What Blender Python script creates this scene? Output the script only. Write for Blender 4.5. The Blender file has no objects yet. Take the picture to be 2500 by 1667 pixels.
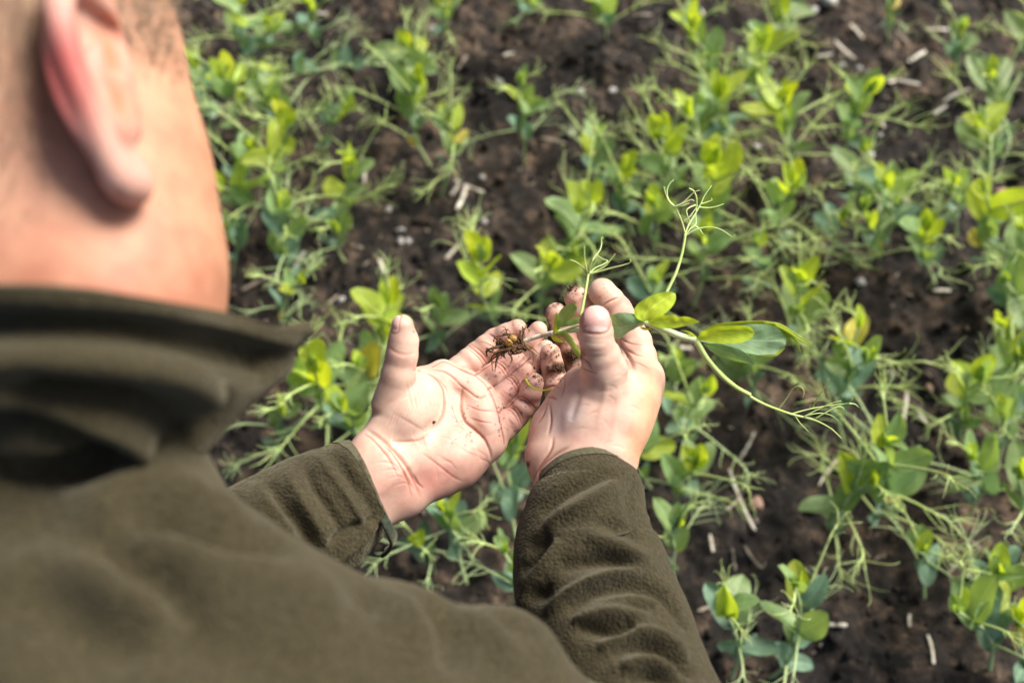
import bpy, math, random
import numpy as np
from mathutils import Vector, Matrix
from mathutils.bvhtree import BVHTree

# ------------------------------------------------------------------ camera, sky, sun, exposure
SC = bpy.context.scene
COL = SC.collection
CAM_H = 1.0                     # metres above the soil
PITCH = math.radians(60)        # below the horizon
FPX = 35.0 / 36.0 * 2500.0      # focal length in photograph pixels (2500 wide)
cam_d = bpy.data.cameras.new('camera')
cam_d.lens = 35.0; cam_d.sensor_width = 36.0; cam_d.clip_start = 0.02; cam_d.clip_end = 400
cam_d.dof.use_dof = True; cam_d.dof.focus_distance = 0.602; cam_d.dof.aperture_fstop = 4.3
cam_d.dof.aperture_blades = 9
cam = bpy.data.objects.new('camera', cam_d); COL.objects.link(cam)
cam.location = (0, 0, CAM_H); cam.rotation_euler = (math.pi/2 - PITCH, 0, 0)
SC.camera = cam
CR = np.array(Matrix.Rotation(math.pi/2 - PITCH, 3, 'X'))
CL = np.array([0, 0, CAM_H])

SUN_EL, SUN_AZ = math.radians(50), math.radians(58)      # azimuth from +Y towards +X
w = bpy.data.worlds.new('World'); SC.world = w; w.use_nodes = True
nt = w.node_tree; bg = nt.nodes['Background']
sky = nt.nodes.new('ShaderNodeTexSky'); sky.sky_type = 'NISHITA'; sky.sun_disc = False
sky.sun_elevation = SUN_EL; sky.sun_rotation = SUN_AZ
sky.air_density = 1.0; sky.dust_density = 4.0; sky.ozone_density = 1.0
nt.links.new(sky.outputs[0], bg.inputs[0]); bg.inputs[1].default_value = 0.078
sun_d = bpy.data.lights.new('sun', 'SUN'); sun_d.energy = 4.3; sun_d.angle = math.radians(28)
sun_d.color = (1.0, 0.95, 0.86)
sun = bpy.data.objects.new('sun', sun_d); COL.objects.link(sun)
sdir = Vector((math.sin(SUN_AZ)*math.cos(SUN_EL), math.cos(SUN_AZ)*math.cos(SUN_EL), math.sin(SUN_EL)))
sun.rotation_euler = sdir.to_track_quat('Z', 'Y').to_euler()
SC.view_settings.view_transform = 'Standard'; SC.view_settings.look = 'None'
SC.view_settings.exposure = 0.70; SC.view_settings.gamma = 1.0
SC.cycles.max_bounces = 8; SC.cycles.diffuse_bounces = 4; SC.cycles.transmission_bounces = 6
SC.cycles.transparent_max_bounces = 8

# ------------------------------------------------------------------ coordinates
# "cam cm": x right, y up, z = -depth, centimetres, seen from the camera
def C(px, py, d):
    return np.array([(px-1250.0)/FPX*d, -(py-833.5)/FPX*d, -d], float)
def toworld(P):
    P = np.asarray(P, float)
    return (P/100.0) @ CR.T + CL
def z1(x, y): return 820 + x/2.45, 620 + y/2.45
def z2(x, y): return 1280 + x/2.904, 420 + y/2.904
def z4(x, y): return x/1.557, 660 + y/1.557
def z5(x, y): return 1100 + x/2.584, 1060 + y/2.584
def z7(x, y): return 1550 + x/2.476, 850 + y/2.476
def onplane(px, py, h=0.0):
    """pixel -> world point (m) at height h"""
    d = CR @ np.array([(px-1250.0)/FPX, -(py-833.5)/FPX, -1.0])
    t = (h - CL[2]) / d[2]
    return CL + d*t

# ------------------------------------------------------------------ noise
def _hash(ix, iy, iz, seed):
    h = (ix.astype(np.int64)*374761393 + iy.astype(np.int64)*668265263 + iz.astype(np.int64)*2147483647 + seed*1274126177) & 0xFFFFFFFF
    h = ((h ^ (h >> 13)) * 1274126177) & 0xFFFFFFFF
    h = (h ^ (h >> 16)) & 0xFFFFFFFF
    return (h & 0xFFFF)/65535.0
def vnoise(P, seed=0):
    P = np.asarray(P, float); i = np.floor(P); f = P - i; f = f*f*(3-2*f)
    i = i.astype(np.int64); r = 0
    for a in (0, 1):
        for b in (0, 1):
            for c in (0, 1):
                wgt = (f[:,0] if a else 1-f[:,0])*(f[:,1] if b else 1-f[:,1])*(f[:,2] if c else 1-f[:,2])
                r = r + wgt*_hash(i[:,0]+a, i[:,1]+b, i[:,2]+c, seed)
    return r*2-1
def fbm(P, seed=0, octs=4, gain=0.5):
    r = 0; a = 1; s = 1
    for k in range(octs):
        r = r + a*vnoise(P*s + k*17.3, seed+k); a *= gain; s *= 2.03
    return r

# ------------------------------------------------------------------ object helpers
def tag(o, label=None, cat=None, group=None, kind=None):
    if label: o['label'] = label
    if cat: o['category'] = cat
    if group: o['group'] = group
    if kind: o['kind'] = kind
    return o
def empty(name, loc):
    o = bpy.data.objects.new(name, None); COL.objects.link(o)
    o.location = loc; o.empty_display_size = 0.02
    return o
def mesh_obj(name, V, F, mat, parent=None, smooth=True, uv=None, cols=None, world=True):
    """V in world metres (or local when world=False)"""
    me = bpy.data.meshes.new(name)
    V = np.asarray(V, float)
    F = np.asarray(F) if not isinstance(F, list) else F
    if isinstance(F, np.ndarray) and F.ndim == 2:
        k = F.shape[1]
        me.vertices.add(len(V)); me.vertices.foreach_set('co', V.astype(np.float32).ravel())
        me.loops.add(F.size); me.loops.foreach_set('vertex_index', F.astype(np.int32).ravel())
        me.polygons.add(len(F)); me.polygons.foreach_set('loop_start', np.arange(0, F.size, k, dtype=np.int32))
        me.update(calc_edges=True)
    else:
        me.from_pydata(V.tolist(), [], F); me.update()
    if smooth: me.polygons.foreach_set('use_smooth', np.ones(len(me.polygons), bool))
    if uv is not None:
        li = np.empty(len(me.loops), np.int32); me.loops.foreach_get('vertex_index', li)
        ul = me.uv_layers.new(name='UVMap'); ul.data.foreach_set('uv', np.asarray(uv, np.float32)[li].ravel())
    if cols:
        for nm, c in cols.items():
            c = np.asarray(c, np.float32)
            if c.ndim == 1:
                a = me.attributes.new(nm, 'FLOAT', 'POINT'); a.data.foreach_set('value', c)
            else:
                a = me.attributes.new(nm, 'FLOAT_COLOR', 'POINT')
                a.data.foreach_set('color', np.hstack([c, np.ones((len(c), 1), np.float32)]).ravel())
    me.validate()
    me.materials.append(mat)
    o = bpy.data.objects.new(name, me); COL.objects.link(o)
    if parent is not None:
        o.parent = parent
        if world: o.matrix_parent_inverse = Matrix.Translation(-parent.location)
    return o

class MB:
    """collects tri/quad geometry into one mesh"""
    def __init__(s): s.V = []; s.F = []; s.n = 0; s.UV = []
    def add(s, V, F, uv=None):
        V = np.asarray(V, float); F = np.asarray(F, np.int64)
        if F.shape[1] == 3: F = np.hstack([F, F[:, 2:3]])
        s.V.append(V); s.F.append(F + s.n); s.n += len(V)
        s.UV.append(np.zeros((len(V), 2)) if uv is None else np.asarray(uv, float))
    def get(s):
        V = np.vstack(s.V); F = np.vstack(s.F); return V, F, np.vstack(s.UV)
    def build(s, name, mat, parent=None, world=True, smooth=True):
        V, F, UV = s.get()
        tri = F[:, 2] == F[:, 3]
        if tri.any():
            F = [list(map(int, f[:3])) if t else list(map(int, f)) for f, t in zip(F, tri)]
        return mesh_obj(name, V, F, mat, parent, smooth, UV, None, world)

def smooth_path(pts, n):
    """Catmull-Rom resample to n points (any dimension)"""
    P = np.asarray(pts, float)
    if len(P) == 2:
        t = np.linspace(0, 1, n)[:, None]; return P[0]*(1-t) + P[1]*t
    Q = np.vstack([2*P[0]-P[1], P, 2*P[-1]-P[-2]])
    seg = np.linalg.norm(np.diff(P[:, :3], axis=0), axis=1); cum = np.concatenate([[0], np.cumsum(seg)])
    s = np.linspace(0, cum[-1], n); i = np.clip(np.searchsorted(cum, s, 'right')-1, 0, len(P)-2)
    t = ((s-cum[i])/np.maximum(seg[i], 1e-9))[:, None]
    a, b, c, d = Q[i], Q[i+1], Q[i+2], Q[i+3]
    return 0.5*((2*b) + (-a+c)*t + (2*a-5*b+4*c-d)*t*t + (-a+3*b-3*c+d)*t**3)
def tube(pts, rad, sides=6, cap=True):
    """tube around pts; returns V, F(quads), uv"""
    P = np.asarray(pts, float); n = len(P); rad = np.broadcast_to(np.asarray(rad, float), (n,))
    T = np.gradient(P, axis=0); T /= np.maximum(np.linalg.norm(T, axis=1, keepdims=True), 1e-9)
    ref = np.array([0.31, 0.22, 0.92]); 
    if abs(T[0] @ ref) > 0.9: ref = np.array([0.9, -0.3, 0.2])
    N = np.empty_like(P); v = ref - T[0]*(ref@T[0]); v /= np.linalg.norm(v)
    for i in range(n):
        v = v - T[i]*(v@T[i]); v /= max(np.linalg.norm(v), 1e-9); N[i] = v
    B = np.cross(T, N); a = np.linspace(0, 2*np.pi, sides, endpoint=False)
    V = P[:, None] + rad[:, None, None]*(np.cos(a)[None, :, None]*N[:, None] + np.sin(a)[None, :, None]*B[:, None])
    V = V.reshape(-1, 3); i = np.arange(n-1)[:, None]*sides; j = np.arange(sides)[None]; j2 = (j+1) % sides
    F = np.stack([i+j, i+j2, i+sides+j2, i+sides+j], -1).reshape(-1, 4)
    uv = np.stack([np.repeat(np.linspace(0, 1, n), sides), np.tile(np.linspace(0, 1, sides, endpoint=False), n)], 1)
    if cap:
        V = np.vstack([V, P[0]-T[0]*rad[0]*0.5, P[-1]+T[-1]*rad[-1]*0.5]); k = len(V)
        F = np.vstack([F, np.stack([np.arange(sides), np.full(sides, k-2), np.full(sides, k-2), (np.arange(sides)+1) % sides], 1)[:, [3, 0, 1, 2]],
                       np.stack([(n-1)*sides+np.arange(sides), (n-1)*sides+(np.arange(sides)+1) % sides, np.full(sides, k-1), np.full(sides, k-1)], 1)])
        uv = np.vstack([uv, [0, 0], [1, 0]])
    return V, F, uv

# ------------------------------------------------------------------ implicit surfaces
class Field:
    def __init__(s, lo, hi, h):
        s.lo = np.asarray(lo, float); s.h = h; s.n = np.ceil((np.asarray(hi)-s.lo)/h).astype(int)+1
        s.D = np.full(s.n, 9.0, np.float32)
        s.ax = [(s.lo[k] + h*np.arange(s.n[k])).astype(np.float32) for k in range(3)]
    def block(s, pts, pad):
        lo = np.min(pts, 0)-pad; hi = np.max(pts, 0)+pad
        a = np.clip(np.floor((lo-s.lo)/s.h).astype(int), 0, s.n); b = np.clip(np.ceil((hi-s.lo)/s.h).astype(int)+1, 0, s.n)
        return tuple(slice(a[k], b[k]) for k in range(3))
    def xyz(s, bl):
        return (s.ax[0][bl[0]][:, None, None], s.ax[1][bl[1]][None, :, None], s.ax[2][bl[2]][None, None, :])
def d_cone(X, a, b, r1, r2):
    ba = b-a; L2 = max(float(ba@ba), 1e-9)
    x, y, z = X[0]-a[0], X[1]-a[1], X[2]-a[2]
    h = np.clip((x*ba[0]+y*ba[1]+z*ba[2])/L2, 0, 1)
    return np.sqrt((x-h*ba[0])**2 + (y-h*ba[1])**2 + (z-h*ba[2])**2) - (r1+(r2-r1)*h)
def d_ell(X, c, A, r):
    """ellipsoid, rows of A = its axes, r = radii"""
    x, y, z = X[0]-c[0], X[1]-c[1], X[2]-c[2]
    q = [(A[k][0]*x + A[k][1]*y + A[k][2]*z)/r[k] for k in range(3)]
    k0 = np.sqrt(q[0]**2+q[1]**2+q[2]**2); k1 = np.sqrt((q[0]/r[0])**2+(q[1]/r[1])**2+(q[2]/r[2])**2)
    return k0*(k0-1)/np.maximum(k1, 1e-6)
def smin(a, b, k):
    h = np.clip(0.5+0.5*(b-a)/k, 0, 1); return b*(1-h)+a*h-k*h*(1-h)
def smax(a, b, k): return -smin(-a, -b, k)
def surface_nets(fl, iso=0.0):
    D = fl.D - iso; ins = D < 0
    n = D.shape
    c = np.zeros(tuple(k-1 for k in n), np.int8)
    for a in (0, 1):
        for b in (0, 1):
            for d in (0, 1): c += ins[a:n[0]-1+a, b:n[1]-1+b, d:n[2]-1+d]
    act = (c > 0) & (c < 8); idx = np.argwhere(act); vid = np.full(act.shape, -1, np.int64); vid[act] = np.arange(len(idx))
    S = np.zeros((len(idx), 3)); W = np.zeros(len(idx))
    cor = [(a, b, d) for a in (0, 1) for b in (0, 1) for d in (0, 1)]
    val = {q: D[idx[:, 0]+q[0], idx[:, 1]+q[1], idx[:, 2]+q[2]] for q in cor}
    for q in cor:
        for k in range(3):
            if q[k] == 0:
                r = list(q); r[k] = 1; r = tuple(r); v0, v1 = val[q], val[r]; m = (v0 < 0) != (v1 < 0)
                t = np.where(m, v0/np.where(m, v0-v1, 1), 0); p = np.tile(np.array(q, float), (len(idx), 1)); p[:, k] = t
                S[m] += p[m]; W[m] += 1
    V = fl.lo + fl.h*(idx + S/W[:, None]); F = []
    for k in range(3):
        u, v = (k+1) % 3, (k+2) % 3
        sl0 = [slice(1, n[q]-1) for q in range(3)]; sl1 = list(sl0)
        sl0[k] = slice(0, n[k]-1); sl1[k] = slice(1, n[k])
        A = ins[tuple(sl0)]; B = ins[tuple(sl1)]
        e = np.argwhere(A != B); off = np.ones(3, int); off[k] = 0; e = e + off
        sgn = ins[e[:, 0], e[:, 1], e[:, 2]]
        def cell(du, dv):
            g = e.copy(); g[:, u] -= du; g[:, v] -= dv; return vid[g[:, 0], g[:, 1], g[:, 2]]
        q = np.stack([cell(1, 1), cell(0, 1), cell(0, 0), cell(1, 0)], 1)
        q[~sgn] = q[~sgn][:, ::-1]; F.append(q)
    return V, np.vstack(F)
def laplace(V, F, it=1, lam=0.5):
    for _ in range(it):
        S = np.zeros_like(V); W = np.zeros(len(V))
        for a, b in ((0, 1), (1, 2), (2, 3), (3, 0)):
            for k in range(3):
                S[:, k] += np.bincount(F[:, a], V[F[:, b], k], len(V)) + np.bincount(F[:, b], V[F[:, a], k], len(V))
            W += np.bincount(F[:, a], minlength=len(V)) + np.bincount(F[:, b], minlength=len(V))
        V = V + lam*(S/np.maximum(W, 1)[:, None] - V)
    return V
def normals(V, F):
    n = np.cross(V[F[:, 2]]-V[F[:, 0]], V[F[:, 3]]-V[F[:, 1]]); N = np.zeros_like(V)
    for k in range(4):
        for c in range(3): N[:, c] += np.bincount(F[:, k], n[:, c], len(V))
    return N/np.maximum(np.linalg.norm(N, axis=1, keepdims=True), 1e-12)
def make_bvh(V, F): return BVHTree.FromPolygons(V.tolist(), F.tolist())
def cast(bvh, px, py):
    d = Vector(((px-1250.0)/FPX, -(py-833.5)/FPX, -1.0)).normalized()
    r = bvh.ray_cast(Vector((0, 0, 0)), d)
    return (np.array(r[0]), np.array(r[1])) if r[0] is not None else (None, None)
def carve(V, N, bvh, pts, width, amp, zf=None, col=None, tint=None, taper=True, cw=None):
    """ridge (+) or groove (-) along a line traced in the picture, laid on the surface. width, amp in cm"""
    P = np.array([zf(*p) if zf else p for p in pts], float)
    m = max(8, int(np.sum(np.linalg.norm(np.diff(P, axis=0), axis=1))/1.6)); S = smooth_path(P, m)
    H = []; prev = None
    for i, s in enumerate(S):
        h, _ = cast(bvh, s[0], s[1])
        if h is not None: H.append(np.append(h, math.sin(math.pi*min(max((i+.5)/m, 0), 1))**0.5 if taper else 1.0))
    if not H: return
    H = np.array(H); R = width*2.6
    m = np.all((V > H[:, :3].min(0)-R) & (V < H[:, :3].max(0)+R), axis=1); ix = np.nonzero(m)[0]
    if not len(ix): return
    best = np.full(len(ix), 1e9); wt = np.zeros(len(ix))
    for h in H:
        d = np.sum((V[ix]-h[:3])**2, 1); k = d < best; best[k] = d[k]; wt[k] = h[3]
    g = np.exp(-best/width**2)*wt
    V[ix] += N[ix]*(amp*g)[:, None]
    if col is not None:
        gg = np.exp(-best/(cw or width)**2)*wt
        col[ix] *= 1-(1-np.asarray(tint))[None]*gg[:, None]

# ------------------------------------------------------------------ material helpers
def new_mat(name):
    m = bpy.data.materials.new(name); m.use_nodes = True; t = m.node_tree
    for n in list(t.nodes): t.nodes.remove(n)
    out = t.nodes.new('ShaderNodeOutputMaterial')
    return m, t, out
def nd(t, typ, **kw):
    n = t.nodes.new(typ)
    for k, v in kw.items():
        if k.startswith('i_'):
            key = k[2:]; key = int(key) if key.isdigit() else key.replace('_', ' ')
            n.inputs[key].default_value = v
        else: setattr(n, k, v)
    return n
def ramp(t, fac, stops):
    r = t.nodes.new('ShaderNodeValToRGB'); e = r.color_ramp.elements
    while len(e) < len(stops): e.new(0.5)
    for q, (p, c) in zip(e, stops): q.position = p; q.color = (*c, 1)
    t.links.new(fac, r.inputs[0]); return r.outputs[0]
def noise_node(t, scale, detail=3, rough=0.5, vec=None):
    n = nd(t, 'ShaderNodeTexNoise'); n.inputs['Scale'].default_value = scale; n.inputs['Detail'].default_value = detail
    n.inputs['Roughness'].default_value = rough
    if vec is not None: t.links.new(vec, n.inputs['Vector'])
    return n
def mixc(t, fac, a, b, mode='MIX'):
    n = nd(t, 'ShaderNodeMix', data_type='RGBA', blend_type=mode)
    for s, v in ((n.inputs[0], fac), (n.inputs[6], a), (n.inputs[7], b)):
        if isinstance(v, bpy.types.NodeSocket): t.links.new(v, s)
        elif isinstance(v, (int, float)): s.default_value = v
        else: s.default_value = (*v, 1)
    return n.outputs[2]
def mth(t, op, a, b=None, c=None):
    n = nd(t, 'ShaderNodeMath', operation=op)
    for i, v in enumerate((a, b, c)):
        if v is None: continue
        if isinstance(v, bpy.types.NodeSocket): t.links.new(v, n.inputs[i])
        else: n.inputs[i].default_value = v
    return n.outputs[0]
# ------------------------------------------------------------------ materials
def mat_skin():
    m, t, out = new_mat('skin')
    p = nd(t, 'ShaderNodeBsdfPrincipled'); a = nd(t, 'ShaderNodeAttribute', attribute_name='tint')
    ro = nd(t, 'ShaderNodeAttribute', attribute_name='rough')
    co = nd(t, 'ShaderNodeTexCoord')
    n1 = noise_node(t, 90, 4, 0.6, co.outputs['Object'])
    mott = ramp(t, n1.outputs['Fac'], [(0.35, (0.90, 0.80, 0.80)), (0.62, (1.04, 1.03, 1.02))])
    c = mixc(t, 1.0, a.outputs['Color'], mott, 'MULTIPLY')
    t.links.new(c, p.inputs['Base Color'])
    t.links.new(ro.outputs['Fac'], p.inputs['Roughness'])
    p.inputs['Subsurface Weight'].default_value = 0.35
    p.inputs['Subsurface Radius'].default_value = (1.0, 0.32, 0.16)
    p.inputs['Subsurface Scale'].default_value = 0.005
    p.inputs['Specular IOR Level'].default_value = 0.38
    v = nd(t, 'ShaderNodeTexVoronoi', feature='DISTANCE_TO_EDGE'); v.inputs['Scale'].default_value = 2300
    t.links.new(co.outputs['Object'], v.inputs['Vector'])
    n2 = noise_node(t, 900, 4, 0.6, co.outputs['Object'])
    h = mth(t, 'ADD', mth(t, 'MULTIPLY', v.outputs[0], 1.3), mth(t, 'MULTIPLY', n2.outputs['Fac'], 1.0))
    b = nd(t, 'ShaderNodeBump'); b.inputs['Strength'].default_value = 0.25; b.inputs['Distance'].default_value = 0.00025
    t.links.new(h, b.inputs['Height']); t.links.new(b.outputs[0], p.inputs['Normal'])
    t.links.new(p.outputs[0], out.inputs[0]); return m
def mat_fleece(name='olive_fleece', base=(0.044, 0.0365, 0.0195), pile=1.0):
    m, t, out = new_mat(name)
    p = nd(t, 'ShaderNodeBsdfPrincipled'); co = nd(t, 'ShaderNodeTexCoord')
    n0 = noise_node(t, 30, 4, 0.6, co.outputs['Object'])
    n1 = noise_node(t, 480, 3, 0.65, co.outputs['Object'])
    c1 = ramp(t, n0.outputs['Fac'], [(0.3, tuple(x*0.95 for x in base)), (0.7, tuple(x*1.06 for x in base))])
    c2 = ramp(t, n1.outputs['Fac'], [(0.36, (0.70, 0.70, 0.70)), (0.66, (1.28, 1.28, 1.28))])
    t.links.new(mixc(t, 1.0, c1, c2, 'MULTIPLY'), p.inputs['Base Color'])
    p.inputs['Roughness'].default_value = 0.95; p.inputs['Specular IOR Level'].default_value = 0.15
    p.inputs['Sheen Weight'].default_value = 0.22; p.inputs['Sheen Roughness'].default_value = 0.5
    p.inputs['Sheen Tint'].default_value = (0.80, 0.74, 0.55, 1)
    v = nd(t, 'ShaderNodeTexVoronoi'); v.inputs['Scale'].default_value = 620; v.inputs['Randomness'].default_value = 1
    t.links.new(co.outputs['Object'], v.inputs['Vector'])
    h = mth(t, 'ADD', mth(t, 'MULTIPLY', v.outputs[0], -1.0), mth(t, 'MULTIPLY', n1.outputs['Fac'], 1.2))
    b = nd(t, 'ShaderNodeBump'); b.inputs['Strength'].default_value = 0.6*pile; b.inputs['Distance'].default_value = 0.0013
    t.links.new(h, b.inputs['Height']); t.links.new(b.outputs[0], p.inputs['Normal'])
    t.links.new(p.outputs[0], out.inputs[0]); return m
def mat_leaf(name, top, trans, tw=0.42, under=None, spec=0.42, vs=0.45, nv=7.0):
    m, t, out = new_mat(name)
    uv = nd(t, 'ShaderNodeUVMap'); sp = nd(t, 'ShaderNodeSeparateXYZ'); t.links.new(uv.outputs[0], sp.inputs[0])
    oi = nd(t, 'ShaderNodeObjectInfo')
    av = mth(t, 'ABSOLUTE', mth(t, 'SUBTRACT', sp.outputs[1], 0.5))
    mid = mth(t, 'LESS_THAN', av, 0.018)
    wv = mth(t, 'PINGPONG', mth(t, 'SUBTRACT', mth(t, 'MULTIPLY', sp.outputs[0], nv), mth(t, 'MULTIPLY', av, 5.5)), 0.5)
    side = mth(t, 'MULTIPLY', mth(t, 'LESS_THAN', wv, 0.05), vs)
    vein = mth(t, 'MAXIMUM', mid, side)
    co = nd(t, 'ShaderNodeTexCoord'); n = noise_node(t, 110, 4, 0.6, co.outputs['Object'])
    dark = tuple(x*0.72 for x in top); lite = tuple(x*1.22 for x in top)
    c = ramp(t, n.outputs['Fac'], [(0.32, dark), (0.68, lite)])
    hs = nd(t, 'ShaderNodeHueSaturation'); t.links.new(c, hs.inputs['Color'])
    t.links.new(mth(t, 'ADD', mth(t, 'MULTIPLY', oi.outputs['Random'], 0.34), 0.85), hs.inputs['Value'])
    t.links.new(mth(t, 'ADD', mth(t, 'MULTIPLY', oi.outputs['Random'], 0.03), 0.485), hs.inputs['Hue'])
    c = mixc(t, vein, hs.outputs[0], tuple(min(1, x*1.5+0.05) for x in top))
    if under:
        g = nd(t, 'ShaderNodeNewGeometry'); c = mixc(t, g.outputs['Backfacing'], c, under)
    p = nd(t, 'ShaderNodeBsdfPrincipled'); t.links.new(c, p.inputs['Base Color'])
    p.inputs['Roughness'].default_value = 0.48; p.inputs['Specular IOR Level'].default_value = spec
    b = nd(t, 'ShaderNodeBump'); b.inputs['Strength'].default_value = 0.5; b.inputs['Distance'].default_value = 0.0006
    t.links.new(mth(t, 'ADD', mth(t, 'MULTIPLY', vein, -0.8), n.outputs['Fac']), b.inputs['Height'])
    t.links.new(b.outputs[0], p.inputs['Normal'])
    tr = nd(t, 'ShaderNodeBsdfTranslucent'); tr.inputs[0].default_value = (*trans, 1)
    mx = nd(t, 'ShaderNodeMixShader'); mx.inputs[0].default_value = tw
    t.links.new(p.outputs[0], mx.inputs[1]); t.links.new(tr.outputs[0], mx.inputs[2])
    t.links.new(mx.outputs[0], out.inputs[0]); return m
def mat_plain(name, c1, c2, scale=60, rough=0.6, bump=0.4, dist=0.001, sss=0.0, spec=0.4, detail=4):
    m, t, out = new_mat(name)
    p = nd(t, 'ShaderNodeBsdfPrincipled'); co = nd(t, 'ShaderNodeTexCoord'); n = noise_node(t, scale, detail, 0.6, co.outputs['Object'])
    t.links.new(ramp(t, n.outputs['Fac'], [(0.35, c1), (0.65, c2)]), p.inputs['Base Color'])
    p.inputs['Roughness'].default_value = rough; p.inputs['Subsurface Weight'].default_value = sss
    p.inputs['Subsurface Scale'].default_value = 0.003; p.inputs['Specular IOR Level'].default_value = spec
    b = nd(t, 'ShaderNodeBump'); b.inputs['Strength'].default_value = bump; b.inputs['Distance'].default_value = dist
    t.links.new(n.outputs['Fac'], b.inputs['Height']); t.links.new(b.outputs[0], p.inputs['Normal'])
    t.links.new(p.outputs[0], out.inputs[0]); return m
def mat_soil(name='soil'):
    m, t, out = new_mat(name)
    p = nd(t, 'ShaderNodeBsdfPrincipled'); co = nd(t, 'ShaderNodeTexCoord')
    big = noise_node(t, 4.5, 3, 0.6, co.outputs['Object']); mid = noise_node(t, 38, 5, 0.65, co.outputs['Object'])
    fine = noise_node(t, 330, 4, 0.7, co.outputs['Object'])
    c = ramp(t, mid.outputs['Fac'], [(0.32, (0.006, 0.0050, 0.0045)), (0.50, (0.0185, 0.0142, 0.0114)), (0.67, (0.100, 0.072, 0.052))])
    dry = ramp(t, big.outputs['Fac'], [(0.42, (0.62, 0.63, 0.66)), (0.62, (1.55, 1.45, 1.32))])
    c = mixc(t, 1.0, c, dry, 'MULTIPLY')
    f = ramp(t, fine.outputs['Fac'], [(0.37, (0.42, 0.42, 0.42)), (0.64, (1.75, 1.70, 1.64))])
    c = mixc(t, 1.0, c, f, 'MULTIPLY')
    v = nd(t, 'ShaderNodeTexVoronoi'); v.inputs['Scale'].default_value = 95; t.links.new(co.outputs['Object'], v.inputs['Vector'])
    sp = nd(t, 'ShaderNodeSeparateColor'); t.links.new(v.outputs['Color'], sp.inputs[0])
    speck = mth(t, 'MULTIPLY', mth(t, 'GREATER_THAN', sp.outputs[0], 0.965), mth(t, 'LESS_THAN', v.outputs['Distance'], 0.20))
    c = mixc(t, mth(t, 'MULTIPLY', speck, 0.75), c, (0.30, 0.25, 0.21))
    t.links.new(c, p.inputs['Base Color'])
    p.inputs['Roughness'].default_value = 0.85; p.inputs['Specular IOR Level'].default_value = 0.35
    h = mth(t, 'ADD', mth(t, 'MULTIPLY', mid.outputs['Fac'], 1.0), mth(t, 'MULTIPLY', fine.outputs['Fac'], 0.35))
    b = nd(t, 'ShaderNodeBump'); b.inputs['Strength'].default_value = 0.9; b.inputs['Distance'].default_value = 0.006
    t.links.new(h, b.inputs['Height']); t.links.new(b.outputs[0], p.inputs['Normal'])
    t.links.new(p.outputs[0], out.inputs[0]); return m
M = {
 'skin': mat_skin(),
 'fleece': mat_fleece(),
 'trim': mat_fleece('olive_binding', (0.085, 0.079, 0.048), 0.25),
 'tab': mat_fleece('dark_green_tab', (0.035, 0.045, 0.030), 0.3),
 'hair': mat_plain('short_hair', (0.24, 0.18, 0.12), (0.44, 0.35, 0.25), 900, 0.7, 0.8, 0.002),
 'leaf_blue': mat_leaf('leaf_glaucous', (0.150, 0.255, 0.165), (0.28, 0.46, 0.14), 0.28, (0.25, 0.36, 0.27)),
 'leaf_green': mat_leaf('leaf_green', (0.240, 0.350, 0.140), (0.46, 0.64, 0.10), 0.38),
 'leaf_lime': mat_leaf('leaf_lime', (0.430, 0.530, 0.075), (0.74, 0.88, 0.04), 0.48),
 'leaf_yellow': mat_leaf('leaf_yellow', (0.600, 0.680, 0.040), (0.90, 0.96, 0.03), 0.55),
 'fresh_lime': mat_leaf('fresh_lime_leaf', (0.50, 0.62, 0.055), (0.74, 0.88, 0.04), 0.46, None, .3, .6, 6.0),
 'fresh_dark': mat_leaf('fresh_dark_leaf', (0.240, 0.375, 0.205), (0.36, 0.56, 0.12), 0.34, (0.20, 0.30, 0.20), .22, .8, 6.0),
 'leaf_sick': mat_leaf('leaf_scorched', (0.50, 0.42, 0.08), (0.70, 0.60, 0.06), 0.4),
 'held_stem': mat_plain('fresh_stem', (0.46, 0.58, 0.28), (0.62, 0.74, 0.44), 60, 0.5, 0.2, 0.0005, 0.3),
 'stem': mat_plain('pea_stem', (0.34, 0.46, 0.20), (0.50, 0.62, 0.32), 60, 0.5, 0.2, 0.0005, 0.2),
 'tendril': mat_plain('pea_tendril', (0.42, 0.56, 0.16), (0.58, 0.70, 0.30), 60, 0.5, 0.2, 0.0005, 0.2),
 'white_stem': mat_plain('blanched_stem', (0.40, 0.30, 0.18), (0.86, 0.82, 0.70), 420, 0.5, 0.3, 0.0005, 0.2),
 'root': mat_plain('root', (0.030, 0.015, 0.008), (0.16, 0.085, 0.035), 260, 0.75, 0.9, 0.001),
 'rootlet': mat_plain('rootlet', (0.20, 0.10, 0.03), (0.42, 0.26, 0.10), 260, 0.7, 0.6, 0.001),
 'seed': mat_plain('seed_coat', (0.10, 0.045, 0.012), (0.55, 0.32, 0.06), 420, 0.45, 0.4, 0.0006),
 'straw': mat_plain('straw', (0.50, 0.43, 0.33), (0.82, 0.77, 0.67), 70, 0.6, 0.5, 0.001),
 'straw_dark': mat_plain('weathered_straw', (0.15, 0.12, 0.09), (0.42, 0.35, 0.28), 90, 0.7, 0.5, 0.001),
 'pebble': mat_plain('pale_pebble', (0.24, 0.225, 0.21), (0.52, 0.50, 0.48), 160, 0.55, 0.4, 0.001),
 'pinkstone': mat_plain('pink_stone', (0.30, 0.17, 0.12), (0.46, 0.30, 0.23), 90, 0.7, 0.6, 0.001),
 'soil': mat_soil(), 'dirt': mat_plain('hand_dirt', (0.035, 0.018, 0.010), (0.13, 0.075, 0.042), 700, 0.9, 0.8, 0.001),
}
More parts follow.
